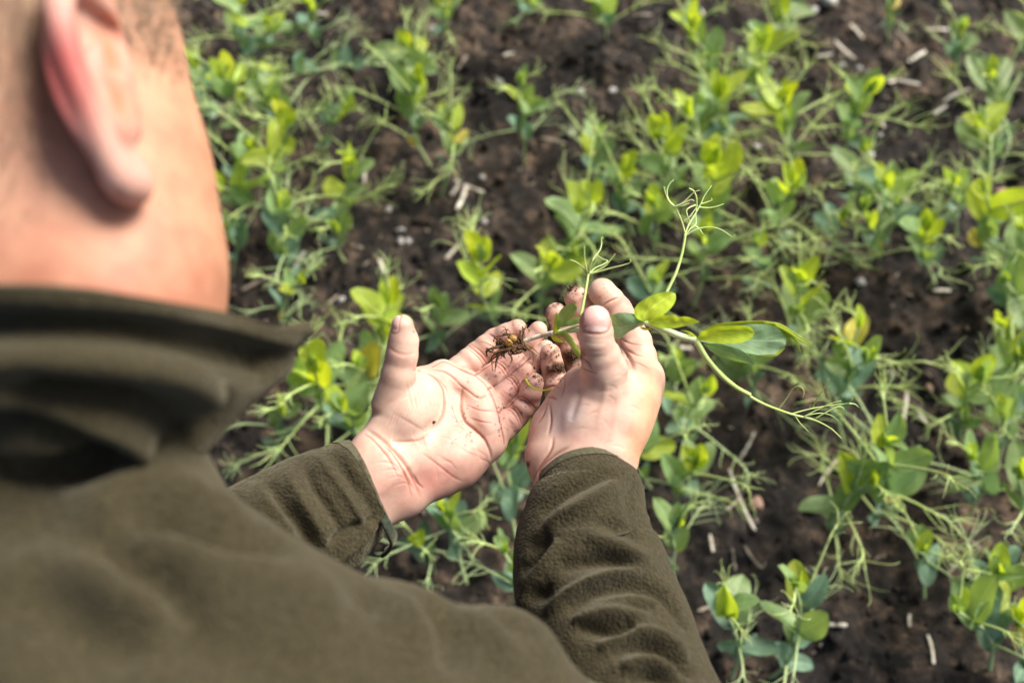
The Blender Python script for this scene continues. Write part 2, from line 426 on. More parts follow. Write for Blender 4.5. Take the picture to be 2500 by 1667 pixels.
# ------------------------------------------------------------------ the person's body: two hands, forearms, head, one mesh
def zc(p, zf=z1):
    """(x, y, depth, radius) in zoom pixels -> centre (cm), radius (cm)"""
    x, y = zf(p[0], p[1]); s = 2.45 if zf is z1 else 1.0
    return C(x, y, p[2]), p[3]/s/FPX*p[2]
def build_hand(palm, fingers, h, kp, kf, kj=0.22, pads=(), ells=()):
    allp = [zc(p) for ch in palm for p in ch] + [zc(p) for f in fingers for p in f]
    lo = np.min([c-r for c, r in allp], 0)-0.6; hi = np.max([c+r for c, r in allp], 0)+0.6
    fl = Field(lo, hi, h)
    P = np.full(fl.n, 9.0, np.float32)
    for ch in palm:
        q = [zc(p) for p in ch]
        if len(q) == 1: q = q*2
        for (a, ra), (b, rb) in zip(q[:-1], q[1:]):
            bl = fl.block([a-max(ra, rb), a+max(ra, rb), b-max(ra, rb), b+max(ra, rb)], 1.6)
            P[bl] = smin(P[bl], d_cone(fl.xyz(bl), a, b, ra, rb), kp)
    D = P.copy()
    for k, f in enumerate(fingers):
        q = [zc(p) for p in f]; rr = max(r for _, r in q)
        bl = fl.block([c-r for c, r in q]+[c+r for c, r in q], 1.2)
        X = fl.xyz(bl); G = None
        for (a, ra), (b, rb) in zip(q[:-1], q[1:]):
            d = d_cone(X, a, b, ra, rb); G = d if G is None else smin(G, d, kj)
            # soft pulp between the joints
            mid = a*0.48+b*0.52; ax = (b-a); L = np.linalg.norm(ax); ax /= L
            tow = -mid/np.linalg.norm(mid); n = tow-ax*(tow@ax); n /= np.linalg.norm(n); s = np.cross(ax, n)
            rm = (ra+rb)/2; sg = pads[k] if k < len(pads) else 1.0
            if sg != 0: G = smin(G, d_ell(X, mid+n*sg*rm*0.27, np.array([ax, n, s]), (L*0.46, rm*0.95, rm*1.05)), 0.14)
        D[bl] = np.minimum(D[bl], smin(P[bl], G, kf))
    fl.D = D
    V, F = surface_nets(fl); V = laplace(V, F, 2, 0.5)
    return V, F

# ---- left hand, palm to the camera (x, y in zoom-1 pixels, depth cm, radius zoom pixels)
L_palm = [
 [(20, 1500, 54.9, 180), (300, 1300, 56.0, 185), (470, 1180, 56.8, 185)],            # wrist core
 [(10, 1380, 54.9, 125), (235, 1170, 56.0, 122), (330, 1080, 56.4, 120)],            # radial side of the wrist
 [(100, 1600, 55.2, 135), (410, 1425, 56.4, 135), (560, 1320, 57.0, 130)],           # ulnar side
 [(470, 1180, 57.0, 190), (640, 1040, 58.0, 180), (740, 900, 59.2, 130)],            # middle of the palm
 [(335, 1030, 56.4, 130), (430, 880, 56.9, 165), (520, 830, 57.6, 150)],             # ball of the thumb
 [(420, 990, 56.3, 140), (520, 940, 56.9, 150)],
 [(560, 1310, 57.2, 145), (700, 1225, 57.7, 160), (800, 1150, 58.0, 150)],           # heel, little-finger side
 [(620, 1290, 57.6, 150), (740, 1250, 58.0, 130)],
 [(800, 1150, 58.2, 140), (880, 1090, 58.4, 125)],
 [(560, 760, 58.2, 72), (640, 722, 58.6, 76), (735, 765, 58.7, 76), (805, 800, 58.6, 76), (868, 862, 58.4, 78), (905, 955, 58.1, 80), (932, 1050, 57.9, 80), (930, 1130, 57.8, 84)],
 [(500, 800, 58.2, 95), (600, 880, 58.6, 110), (760, 960, 58.7, 115), (820, 1060, 58.4, 115)],
]
L_fing = [
 [(640, 770, 59.9, 80), (740, 690, 60.6, 80), (845, 603, 61.2, 76), (952, 514, 61.3, 68), (1086, 444, 60.7, 55)],
 [(800, 850, 59.6, 76), (868, 784, 60.2, 76), (990, 690, 60.8, 72), (1116, 577, 61.0, 64), (1211, 455, 60.5, 54)],
 [(860, 970, 58.9, 74), (944, 890, 59.5, 76), (1064, 777, 60.0, 71), (1175, 652, 60.3, 60), (1256, 565, 60.0, 52)],
 [(900, 1120, 58.0, 74), (998, 1044, 58.7, 80), (1078, 964, 59.0, 75), (1149, 880, 59.0, 67), (1184, 770, 58.5, 61)],
 [(330, 900, 56.3, 118), (375, 720, 55.7, 100), (396, 600, 55.4, 92), (404, 520, 55.3, 88), (398, 428, 55.0, 66)],
]
L_V, L_F = build_hand(L_palm, L_fing, 0.05, 0.7, 0.14, pads=(1, 1, 1, 1, 0))

# ---- right hand, thumb side to the camera
R_palm = [
 [(1500, 1760, 54.9, 190), (1495, 1430, 55.7, 185), (1470, 1230, 56.1, 185)],
 [(1590, 1720, 55.0, 150), (1625, 1380, 55.7, 148), (1610, 1200, 56.0, 165)],
 [(1400, 1760, 55.1, 150), (1345, 1400, 56.0, 138), (1300, 1230, 56.6, 140)],
 [(1640, 1180, 56.2, 170), (1690, 1000, 56.7, 185), (1735, 860, 57.2, 185), (1790, 770, 57.8, 158)],   # back of the hand
 [(1800, 830, 57.9, 125), (1835, 735, 58.2, 118)],
 [(1470, 1180, 56.3, 190), (1530, 980, 56.6, 200), (1580, 850, 56.4, 180)],
 [(1300, 1200, 56.9, 160), (1330, 1050, 57.5, 150), (1400, 930, 57.8, 140)],            # heel seen past the thumb
 [(1400, 900, 57.2, 120), (1470, 790, 57.0, 120)],
 [(1640, 800, 59.5, 190), (1500, 1000, 59.5, 190)],
]
R_fing = [
 [(1825, 745, 58.3, 122), (1790, 525, 59.6, 97), (1680, 335, 60.4, 88), (1593, 228, 60.2, 84)],        # index
 [(1720, 760, 60.3, 90), (1570, 560, 61.5, 84), (1485, 390, 61.5, 78), (1436, 262, 60.9, 72)],         # middle
 [(1600, 850, 60.6, 90), (1440, 640, 61.8, 80), (1375, 490, 61.6, 76), (1318, 356, 61.0, 66)],         # ring
 [(1440, 1000, 59.4, 100), (1335, 850, 60.0, 80), (1303, 725, 60.2, 68), (1284, 596, 59.6, 62)],       # little
 [(1600, 850, 56.3, 170), (1605, 690, 55.2, 132), (1560, 525, 54.2, 100), (1552, 408, 53.9, 97)],      # thumb
]
R_V, R_F = build_hand(R_palm, R_fing, 0.05, 0.8, 0.26, pads=(1, 1, 1, 1, 0.15))

# ---- skin tones and creases, with some light and shade painted in
PALE = np.array([0.66, 0.475, 0.375]); PINK = np.array([0.62, 0.375, 0.30]); RED = np.array([0.50, 0.22, 0.18])
TAN = np.array([0.66, 0.36, 0.19]); BLUE = np.array([0.50, 0.44, 0.46]); DIRT = np.array([0.12, 0.062, 0.035])
def pix(V):
    return 1250 + V[:, 0]/-V[:, 2]*FPX, 833.5 - V[:, 1]/-V[:, 2]*FPX
def blob(V, col, cx, cy, rx, ry, c, amt, zf=z1):
    x, y = pix(V); X, Y = zf(cx, cy); s = 2.45 if zf is z1 else 1.0
    g = amt*np.exp(-(((x-X)/(rx/s))**2 + ((y-Y)/(ry/s))**2)); col += (np.asarray(c)-col)*g[:, None]
def nail(V, N, col, ro, bvh, centre, ax, L, W, lift=0.035):
    """a nail plate pressed into the surface around the point hit at centre; ax = pixel direction towards the tip"""
    X, Y = z1(*centre); h, n = cast(bvh, X, Y)
    if h is None: return
    d = C(X+ax[0], Y+ax[1], -h[2])-C(X, Y, -h[2]); n = n if n[2] > 0 else -n
    d = d-n*(d@n); d /= np.linalg.norm(d); s = np.cross(n, d)
    q = V-h; u, v, e = q@d, q@s, q@n
    f = (np.abs(u/L)**2.6 + np.abs(v/W)**2.4)
    m = (np.abs(e) < 0.8) & ((N@n) > 0.1)
    inside = m & (f < 1.0); rim = m & (f >= 1.0) & (f < 1.55)
    V[inside] += N[inside]*(lift*np.clip((1-f[inside])*6, 0, 1))[:, None]
    V[rim] -= N[rim]*(lift*1.2*np.sin((f[rim]-1)/0.55*math.pi))[:, None]
    col[inside] = np.array([0.72, 0.46, 0.41]); ro[inside] = 0.22
    col[rim] *= np.array([0.80, 0.62, 0.58]); tip = inside & (u > L*0.74); col[tip] = (0.88, 0.82, 0.72)
    lun = inside & (u < -L*0.62); col[lun] = (0.88, 0.66, 0.60)

Lc = np.tile(PALE, (len(L_V), 1)); Rc = np.tile(PALE, (len(R_V), 1))
Lr = np.full(len(L_V), 0.50); Rr = np.full(len(R_V), 0.50)
for V, col, sd in ((L_V, Lc, 3), (R_V, Rc, 5)):
    n = fbm(V*0.55, sd, 3); col += (PINK-col)*np.clip(0.25+0.5*n, 0, 0.8)[:, None]
for b in [(560, 1370, 200, 110, RED, .85), (760, 1290, 160, 80, RED, .45), (330, 1330, 140, 160, PINK, .6), (880, 1120, 110, 90, PINK, .6),
          (620, 700, 120, 60, PINK, .8), (700, 800, 120, 90, PINK, .6), (400, 640, 120, 200, PALE*1.05, .6), (430, 930, 190, 170, PALE*1.04, .7),
          (1000, 620, 210, 150, np.array([.55, .32, .26]), .95), (1100, 830, 150, 170, np.array([.53, .30, .25]), .95), (1180, 700, 90, 100, np.array([.62, .36, .28]), .6),  # fingers darkened: their weaker light is painted into the skin colour
          (390, 1010, 60, 60, BLUE, .18), (520, 1120, 40, 30, RED, .35), (1060, 420, 60, 40, PINK*1.03, .6)]:
    blob(L_V, Lc, *b)
for b in [(1385, 950, 95, 110, BLUE, .62), (1330, 1040, 50, 50, BLUE, .35), (1640, 760, 200, 120, PALE*1.05, .7), (1560, 470, 90, 120, PALE*1.02, .5),
          (1880, 900, 90, 260, TAN*1.05, .75), (1800, 1150, 90, 130, TAN, .75), (1170, 1150, 60, 160, PINK, .7), (1300, 620, 110, 130, np.array([.60, .34, .26]), .75),  # tan on the outer edge is warm sun bounce painted in
          (1300, 360, 80, 90, np.array([.62, .37, .29]), .7), (1420, 250, 90, 90, np.array([.66, .40, .31]), .7), (1600, 220, 120, 120, np.array([.76, .48, .38]), .6),
          (1400, 560, 80, 120, np.array([.62, .37, .28]), .7), (1800, 540, 120, 90, PINK, .5), (1300, 800, 60, 70, PINK*.9, .6), (1560, 1150, 200, 90, PALE, .4)]:
    blob(R_V, Rc, *b)

Ln = normals(L_V, L_F); bL = make_bvh(L_V, L_F)
def soft(pts, w, a): carve(L_V, Ln, bL, pts, w, a, z1)
# cushions of the palm: broad hollows and swellings under the fine creases
soft([(500, 715), (600, 760), (645, 870), (630, 970), (560, 1050), (470, 1110)], .42, -.20); soft([(440, 850), (470, 930), (430, 1000)], .9, .16)
soft([(745, 800), (745, 920), (790, 1010), (880, 1110)], .38, -.20); soft([(700, 900), (700, 1000), (760, 1090)], .7, -.16)
soft([(820, 900), (870, 980), (920, 1080)], .45, .14); soft([(700, 760), (780, 820), (850, 890)], .35, .08); soft([(600, 1270), (720, 1230), (840, 1160)], .7, .14)
soft([(330, 1130), (430, 1130), (540, 1110)], .5, -.16); soft([(500, 1180), (600, 1230), (690, 1320)], .5, -.08)
Ln = normals(L_V, L_F); bL = make_bvh(L_V, L_F); CR_T = (0.66, 0.36, 0.31)
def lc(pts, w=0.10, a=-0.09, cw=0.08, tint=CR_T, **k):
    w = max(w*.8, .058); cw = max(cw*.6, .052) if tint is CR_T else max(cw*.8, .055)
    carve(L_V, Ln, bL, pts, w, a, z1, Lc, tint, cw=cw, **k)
# main palm lines
lc([(492, 705), (545, 712), (600, 745), (640, 800), (652, 870), (645, 950), (615, 1010), (560, 1060)], .11, -.15, .06)
lc([(610, 745), (660, 800), (690, 880), (715, 960), (745, 1030)], .10, -.10)
lc([(570, 690), (640, 700), (700, 740), (760, 800)], .08, -.05)
lc([(760, 800), (748, 850), (750, 930), (775, 1000), (830, 1050), (885, 1105), (920, 1180), (928, 1225)], .10, -.15, .06)
lc([(720, 770), (790, 820), (850, 860), (905, 845)], .09, -.06)
lc([(800, 980), (860, 1000), (930, 1010)], .06, -.03); lc([(780, 900), (850, 930), (940, 940)], .06, -.03)
lc([(470, 700), (485, 690), (500, 700)], .10, -.10)
# finger bases and joints
for p in ([(792, 549), (830, 575), (870, 612), (900, 655)], [(958, 647), (990, 665), (1015, 695), (1028, 722)], [(1029, 730), (1055, 745), (1080, 780), (1096, 815)], [(1032, 914), (1065, 930), (1098, 975), (1114, 1020)]):
    lc(p, .08, -.10, .06); lc([(x+12, y-12) for x, y in p], .05, -.05, .04); lc([(x-14, y+10) for x, y in p], .05, -.03, .04)
lc([(914, 478), (945, 498), (979, 535)], .07, -.08, .05); lc([(1060, 545), (1100, 565), (1140, 615)], .07, -.07, .05); lc([(1140, 640), (1165, 655), (1195, 690)], .07, -.07, .05)
lc([(1089, 852), (1133, 864), (1193, 925)], .08, -.10, .06); lc([(1085, 864), (1128, 880), (1185, 938)], .05, -.05, .04)
for k in range(5): lc([(1000+k*14, 1030-k*20), (1035+k*14, 1060-k*20)], .045, -.02, .04, (.93, .84, .82)); lc([(945+k*18, 860-k*14), (975+k*18, 890-k*14)], .045, -.015, .04, (.93, .84, .82))
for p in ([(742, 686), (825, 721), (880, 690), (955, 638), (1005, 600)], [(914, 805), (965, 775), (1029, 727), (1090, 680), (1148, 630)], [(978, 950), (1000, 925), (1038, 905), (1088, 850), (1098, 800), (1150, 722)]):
    lc(p, .075, -.075, .075, (.50, .27, .23), taper=False)  # contact shade between the fingers, painted as dark red lines
lc([(575, 674), (647, 644), (742, 686), (825, 721), (914, 805), (967, 935), (1003, 1095), (1008, 1137)], .06, -.05, .06, (.60, .36, .31), taper=False)  # same painted shade where the palm edge overlaps the fingers
# thumb joint wrinkles, mound wrinkles
lc([(318, 560), (370, 590), (430, 600), (480, 590)], .07, -.03, .05, (.9, .78, .75)); lc([(325, 575), (380, 605), (440, 612)], .05, -.02, .05, (.93, .84, .82))
for k in range(7): lc([(300+k*26, 1050-k*14), (340+k*26, 960-k*12), (390+k*24, 890-k*10)], .07, -.022, .05, (.93, .86, .84))
for k in range(5): lc([(420+k*25, 760), (440+k*28, 850), (455+k*30, 930)], .06, -.018, .05, (.95, .88, .86))
# wrist lines
lc([(185, 1050), (240, 1085), (320, 1150), (400, 1240), (470, 1360), (500, 1450)], .14, -.10, .10)
lc([(205, 1070), (290, 1140), (370, 1240), (430, 1360), (450, 1450)], .08, -.05); lc([(170, 1075), (230, 1120), (320, 1230), (370, 1330)], .08, -.04)
lc([(470, 1330), (490, 1370), (520, 1400)], .08, -.08); lc([(330, 1120), (420, 1120), (500, 1110), (560, 1070)], .10, -.05)
for k in range(4): lc([(230+40*k, 1250+45*k), (330+30*k, 1250+40*k), (430+20*k, 1330+30*k)], .07, -.025, .06, (.94, .86, .84))
lc([(520, 1190), (600, 1250), (700, 1330), (760, 1360)], .09, -.03)
# tendons and veins under the wrist skin
lc([(170, 1300), (300, 1210), (400, 1140)], .30, .07, .2, (1, 1, 1)); lc([(260, 1440), (370, 1330), (470, 1230)], .25, .06, .2, (1, 1, 1))
for k in range(10):      # fine cross-hatching of the palm skin
    rk = random.Random(k); x, y = rk.uniform(560, 860), rk.uniform(900, 1250)
    lc([(x, y), (x+50, y+20+rk.uniform(-20, 20)), (x+95, y+55)], .05, -.018, .04, (.93, .84, .82))
nail(L_V, Ln, Lc, Lr, bL, (348, 415), (-0.05, -1), 0.50, 0.30, 0.015)

Rn = normals(R_V, R_F); bR = make_bvh(R_V, R_F)
def rc(pts, w=0.10, a=-0.09, cw=0.08, tint=CR_T, **k):
    w = max(w*.8, .058); cw = max(cw*.6, .052) if tint is CR_T else max(cw*.8, .055)
    carve(R_V, Rn, bR, pts, w, a, z1, Rc, tint, cw=cw, **k)
rc([(1470, 625), (1500, 650), (1530, 690)], .14, -.16, .1); rc([(1440, 660), (1490, 690), (1560, 720)], .08, -.04)
rc([(1690, 525), (1730, 590), (1765, 640), (1785, 690)], .16, -.16, .10)
rc([(1700, 545), (1770, 590), (1850, 615)], .09, -.07); rc([(1690, 500), (1750, 530), (1830, 545)], .08, -.05); rc([(1775, 640), (1830, 660), (1880, 690)], .08, -.05)
rc([(1590, 315), (1630, 285), (1690, 262)], .08, -.10); rc([(1690, 430), (1750, 400), (1790, 360)], .08, -.06)
rc([(1250, 725), (1285, 705), (1330, 700)], .07, -.10); rc([(1262, 800), (1300, 790), (1330, 800)], .07, -.07); rc([(1265, 860), (1290, 855), (1320, 870)], .08, -.09)
rc([(1262, 440), (1300, 470), (1330, 500)], .07, -.06)
rc([(1480, 560), (1540, 580), (1610, 575)], .12, -.014, .08, (.95, .88, .86)); rc([(1470, 520), (1540, 535), (1620, 530)], .07, -.012, .06, (.95, .88, .86))
rc([(1475, 600), (1540, 612), (1620, 610)], .07, -.012, .06, (.95, .88, .86))
rc([(1270, 880), (1240, 960), (1200, 1020)], .12, -.08); rc([(1280, 900), (1285, 1000), (1270, 1080)], .12, -.10, .12)
rc([(1240, 1400), (1215, 1300), (1300, 1210), (1400, 1150)], .12, -.07); rc([(1180, 1380), (1200, 1300), (1280, 1180), (1300, 1100)], .12, -.10)
rc([(1470, 800), (1430, 900), (1400, 1000)], .30, -.12, .2, (1, 1, 1))
rc([(1620, 760), (1600, 900), (1560, 1050)], .28, .06, .2, (1, 1, 1)); rc([(1690, 620), (1760, 720), (1830, 760)], .30, .05, .2, (1, 1, 1))
rc([(1700, 780), (1680, 950), (1640, 1150)], .25, .05, .2, (1, 1, 1))
rc([(1360, 700), (1370, 780), (1350, 860)], .08, -.03)
for k in range(14):
    rk = random.Random(40+k); x, y = rk.uniform(1420, 1800), rk.uniform(720, 1200); a = rk.uniform(-.6, .6)
    rc([(x, y), (x+35*math.cos(a), y+35*math.sin(a)), (x+75*math.cos(a+.3), y+75*math.sin(a+.3))], .05, -.014, .04, (.95, .88, .86))
nail(R_V, Rn, Rc, Rr, bR, (1568, 372), (0.08, -1), 0.80, 0.72)

# dirt worked into the skin (it is soil, stuck where the fingers dug)
def dirt_at(V, col, ro, n, x0, y0, sx, sy, size, seed, amt=0.9):
    rk = random.Random(seed); x, y = pix(V)
    for _ in range(n if V is R_V else max(1, n//2)):
        X, Y = z1(rk.gauss(x0, sx), rk.gauss(y0, sy)); s = size*rk.uniform(.4, 1.6)/2.45
        g = np.exp(-(((x-X)/s)**2 + ((y-Y)/s)**2))*amt*rk.uniform(.4, 1); m = g > 0.05
        col[m] += (DIRT-col[m])*g[m][:, None]; ro[m] = 0.8
def dirt_line(V, col, pts, w, seed, amt=0.6):
    S = smooth_path([z1(*p) for p in pts], 40); x, y = pix(V); rk = random.Random(seed)
    for s in S:
        g = amt*rk.random()*np.exp(-(((x-s[0])/(w/2.45))**2 + ((y-s[1])/(w/2.45))**2)); m = g > .05
        col[m] += (DIRT*1.4-col[m])*g[m][:, None]
for a in [(24, 1070, 580, 60, 50, 6, 1), (26, 1150, 740, 70, 70, 6, 2), (22, 1060, 830, 60, 80, 6, 3), (24, 1210, 740, 25, 30, 9, 4), (22, 1100, 910, 50, 60, 6, 5),
          (14, 760, 850, 60, 60, 5, 6), (16, 790, 1070, 40, 40, 6, 7), (14, 620, 1100, 120, 80, 4, 8), (1, 586, 1006, 1, 1, 15, 9), (16, 940, 730, 40, 30, 5, 10),
          (12, 480, 460, 12, 12, 5, 11), (12, 1080, 410, 35, 14, 5, 12), (18, 980, 1010, 16, 50, 5, 13), (12, 760, 930, 14, 50, 4, 14)]:
    dirt_at(L_V, Lc, Lr, *a)
dirt_line(L_V, Lc, [(748, 860), (752, 930), (778, 1000), (830, 1050), (885, 1105)], 4, 1, .35)
dirt_line(L_V, Lc, [(905, 810), (950, 890), (972, 950), (975, 1000), (1000, 1090)], 5, 2, .5)
for a in [(60, 1330, 680, 22, 14, 12, 21), (40, 1290, 610, 26, 50, 7, 22), (60, 1420, 610, 24, 22, 14, 23), (34, 1390, 540, 36, 40, 8, 24), (34, 1262, 390, 14, 50, 8, 25),
          (26, 1350, 420, 60, 40, 6, 26), (22, 1430, 240, 30, 40, 6, 27), (14, 1590, 250, 50, 50, 5, 28), (12, 1320, 745, 24, 16, 8, 29), (16, 1300, 300, 26, 14, 7, 30),
          (8, 1150, 1250, 6, 20, 7, 31), (50, 1395, 190, 24, 12, 12, 32)]:
    dirt_at(R_V, Rc, Rr, *a)

# ---- head, neck and torso under the clothes (coarser grid), head frame: s = person's right, u = up, f = forward
hf = np.array([0.42, -0.14, -0.89]); hf /= np.linalg.norm(hf)
hu = np.array([-0.27, 0.94, -0.12]); hu -= hf*(hu@hf); hu /= np.linalg.norm(hu)
hs = np.cross(hf, hu)
if hs[2] < 0: hs = -hs                    # the side with the visible ear faces the camera
HA = np.array([hs, hu, hf]); EAR = C(215, 265, 33.0); HC = EAR - hs*7.3 + hu*2.2 - hf*0.3
def hp(s, u, f): return HC + hs*s + hu*u + hf*f
fl = Field(HC-[13, 26, 14], HC+[13, 12, 14], 0.30); X = fl.xyz((slice(None),)*3)
G = d_ell(X, hp(0, 3.0, -0.6), HA, (7.6, 8.8, 9.4))
G = smin(G, d_ell(X, hp(0, -3.0, 3.2), HA, (6.7, 8.0, 6.6)), 2.0)
G = smin(G, d_cone(X, hp(4.4, -8.2, 2.6), hp(1.6, -10.4, 7.6), 2.9, 2.0), 2.5); G = smin(G, d_cone(X, hp(-4.4, -8.2, 2.6), hp(-1.6, -10.4, 7.6), 2.9, 2.0), 2.5)
G = smin(G, d_ell(X, hp(0, -10.6, 7.6), HA, (2.4, 1.8, 1.6)), 1.2)
for q in (-1, 1):
    G = smin(G, d_ell(X, hp(4.3*q, -2.6, 5.6), HA, (2.5, 2.6, 2.2)), 1.6)
    G = smin(G, d_cone(X, hp(1.0*q, 2.3, 8.4), hp(4.2*q, 2.2, 7.0), 1.0, 1.0), 0.8)
    G = smax(G, -d_ell(X, hp(3.1*q, 0.6, 9.2), HA, (1.7, 1.0, 1.3)), 0.9)
    G = smin(G, d_ell(X, hp(3.1*q, 0.5, 7.0), HA, (1.25, 1.2, 1.2)), 0.15)
    G = smin(G, d_ell(X, hp(0.9*q, -4.2, 9.6), HA, (0.8, 0.8, 0.9)), 0.4)
G = smin(G, d_cone(X, hp(0, 0.8, 8.6), hp(0, -3.8, 10.6), 0.7, 1.05), 0.8)
G = smin(G, d_ell(X, hp(0, -6.7, 8.9), HA, (2.4, 0.55, 0.9)), 0.4); G = smin(G, d_ell(X, hp(0, -7.8, 8.8), HA, (2.0, 0.65, 0.9)), 0.4)
G = smax(G, -d_ell(X, hp(0, -7.25, 9.9), HA, (2.3, 0.14, 0.8)), 0.25)
G = smin(G, d_cone(X, C(-150, 560, 38.0), C(115, 770, 38.6), 5.6, 5.7), 2.0)
G = smin(G, d_cone(X, C(262, 500, 36.6), C(275, 650, 36.8), 3.1, 3.4), 2.2)
G = smin(G, d_cone(X, C(215, 90, 38.6), C(250, 300, 37.6), 3.4, 3.2), 2.2)
G = smin(G, d_cone(X, C(275, 650, 36.8), C(262, 800, 37.2), 3.4, 3.5), 2.0)
G = smin(G, d_cone(X, C(115, 770, 38.6), C(0, 1150, 43), 5.9, 3.6), 1.0)
fl.D = np.maximum(G, 0)*0+G
H_V, H_F = surface_nets(fl); H_V = laplace(H_V, H_F, 3, 0.5)
H_F = H_F
# ears on a finer grid
def ear_mesh(q):
    def ep(b, v, o):
        b = b*.84; o = 0.3+o*.60; b, v = b*.985-v*.19, v*.985+b*.17
        return hp(q*7.35, -2.2, 0.3) + hs*q*o + hu*v + hf*b      # b forward, v up, o outward
    ax = np.array([hs*q, hu, hf]); cen = ep(-0.5, 0.3, 1.0)
    fe = Field(cen-[4.6]*3, cen+[4.6]*3, 0.085); X = fe.xyz((slice(None),)*3)
    rim = [(1.15, 0.9, 0.3, .42), (1.15, 2.1, 0.9, .40), (0.55, 3.15, 1.45, .44), (-0.6, 3.55, 1.75, .46), (-1.75, 3.1, 1.95, .46), (-2.3, 1.9, 2.0, .43),
           (-2.25, 0.4, 1.85, .40), (-1.8, -1.0, 1.55, .40), (-1.15, -2.1, 1.2, .46), (-0.5, -2.9, 0.95, .60), (0.25, -3.05, 0.7, .54), (0.75, -2.5, 0.35, .45)]
    R = smooth_path(rim, 40); D = None
    for a, b in zip(R[:-1], R[1:]):
        d = d_cone(X, ep(*a[:3]), ep(*b[:3]), a[3], b[3]); D = d if D is None else smin(D, d, 0.16)
    D = smin(D, d_ell(X, ep(-0.55, 0.7, 0.75), np.array([ax[0], ax[1], ax[2]]), (0.42, 2.9, 1.75)), 0.35)       # the plate
    anti = smooth_path([(0.3, 2.2, 1.25, .3), (-0.7, 1.6, 1.55, .36), (-1.15, 0.4, 1.6, .38), (-0.9, -0.8, 1.4, .36), (-0.25, -1.5, 1.15, .38)], 16)
    for a, b in zip(anti[:-1], anti[1:]): D = smin(D, d_cone(X, ep(*a[:3]), ep(*b[:3]), a[3], b[3]), 0.3)
    D = smin(D, d_cone(X, ep(0.85, -0.3, 0.7), ep(0.75, -0.9, 0.8), .42, .40), 0.3)                               # tragus
    D = smax(D, -d_ell(X, ep(0.05, -0.1, 1.25), ax, (0.75, 1.0, 0.75)), 0.3)                                      # concha
    D = smax(D, -d_ell(X, ep(0.15, 1.1, 1.35), ax, (0.5, 0.5, 0.7)), 0.3)
    D = smax(D, -d_cone(X, ep(-0.3, 2.5, 1.9), ep(-1.5, 1.3, 2.1), .34, .26), 0.2)
    D = smax(D, -d_ell(X, ep(0.15, 1.75, 1.5), ax, (0.42, 1.15, 1.0)), 0.3)
    D = smin(D, d_ell(X, ep(0.3, 0.0, 0.0), ax, (0.7, 2.3, 1.3)), 0.6)
    D = smin(D, d_ell(X, ep(0.1, -2.5, 0.6), ax, (0.5, 0.9, 0.8)), 0.4)
    fe.D = D; V, F = surface_nets(fe); return laplace(V, F, 2, 0.5), F
E1_V, E1_F = ear_mesh(1); E2_V, E2_F = ear_mesh(-1)
def head_cols(V):
    q = V-HC; s, u, f = q@hs, q@hu, q@hf
    c = np.tile(np.array([0.50, 0.29, 0.19]), (len(V), 1))
    n = fbm(V*0.35, 9, 3)
    c += (np.array([0.54, 0.345, 0.24])-c)*np.clip(0.4+0.5*n, 0, 1)[:, None]
    g = np.clip((f-1.5)/5, 0, 1)*np.clip((6-u)/6, 0, 1); c += (TAN-c)*(0.40*g)[:, None]        # cheek
    g = np.exp(-((u+10)/4.5)**2); c += (np.array([0.50, 0.22, 0.14])-c)*(0.8*g)[:, None]       # neck
    hr = np.maximum(np.clip((u+5)/6, 0, 1)*np.clip((0.4-f)/2.0, 0, 1), np.clip((u-0.5)/3, 0, 1)*np.clip((5.2-f)/2.0, 0, 1)); hr = np.clip(hr*(1+.3*fbm(V*.8, 13, 2)), 0, 1)
    c += (np.array([0.36, 0.28, 0.20])-c)*(0.75*hr)[:, None]
    return c
# torso core so the body is whole inside the jacket
ft = Field(np.array([-42., -62, -58]), np.array([16., 2, -24]), 0.9); X = ft.xyz((slice(None),)*3)
T = d_cone(X, C(-200, 1600, 45), C(-500, 2300, 49), 10, 12)
T = smin(T, d_cone(X, C(-60, 1280, 45), C(20, 1050, 43), 4, 3.5), 1)
T = smin(T, d_cone(X, C(150, 1620, 38), C(-600, 1500, 47), 4.5, 5), 3)
ft.D = T; T_V, T_F = surface_nets(ft); T_V = laplace(T_V, T_F, 2, 0.5)
arm = []
for path in ([(240, 1700, 37, 4.2), (1370, 2080, 42.6, 3.6), (1565, 2020, 45.0, 3.4), (1590, 1850, 48.0, 2.8), (1530, 1690, 50.9, 2.3), (1475, 1520, 53.6, 1.9), (1434, 1340, 55.3, 1.7)],
             [(-600, 1400, 47, 4.2), (-200, 1560, 48, 3.6), (250, 1540, 49.5, 2.9), (480, 1410, 51.0, 2.3), (690, 1305, 53.4, 2.0), (820, 1232, 54.9, 1.9)]):
    S = smooth_path([np.append(C(*p[:3]), p[3]) for p in path], 40); arm.append(tube(S[:, :3], S[:, 3], 16))

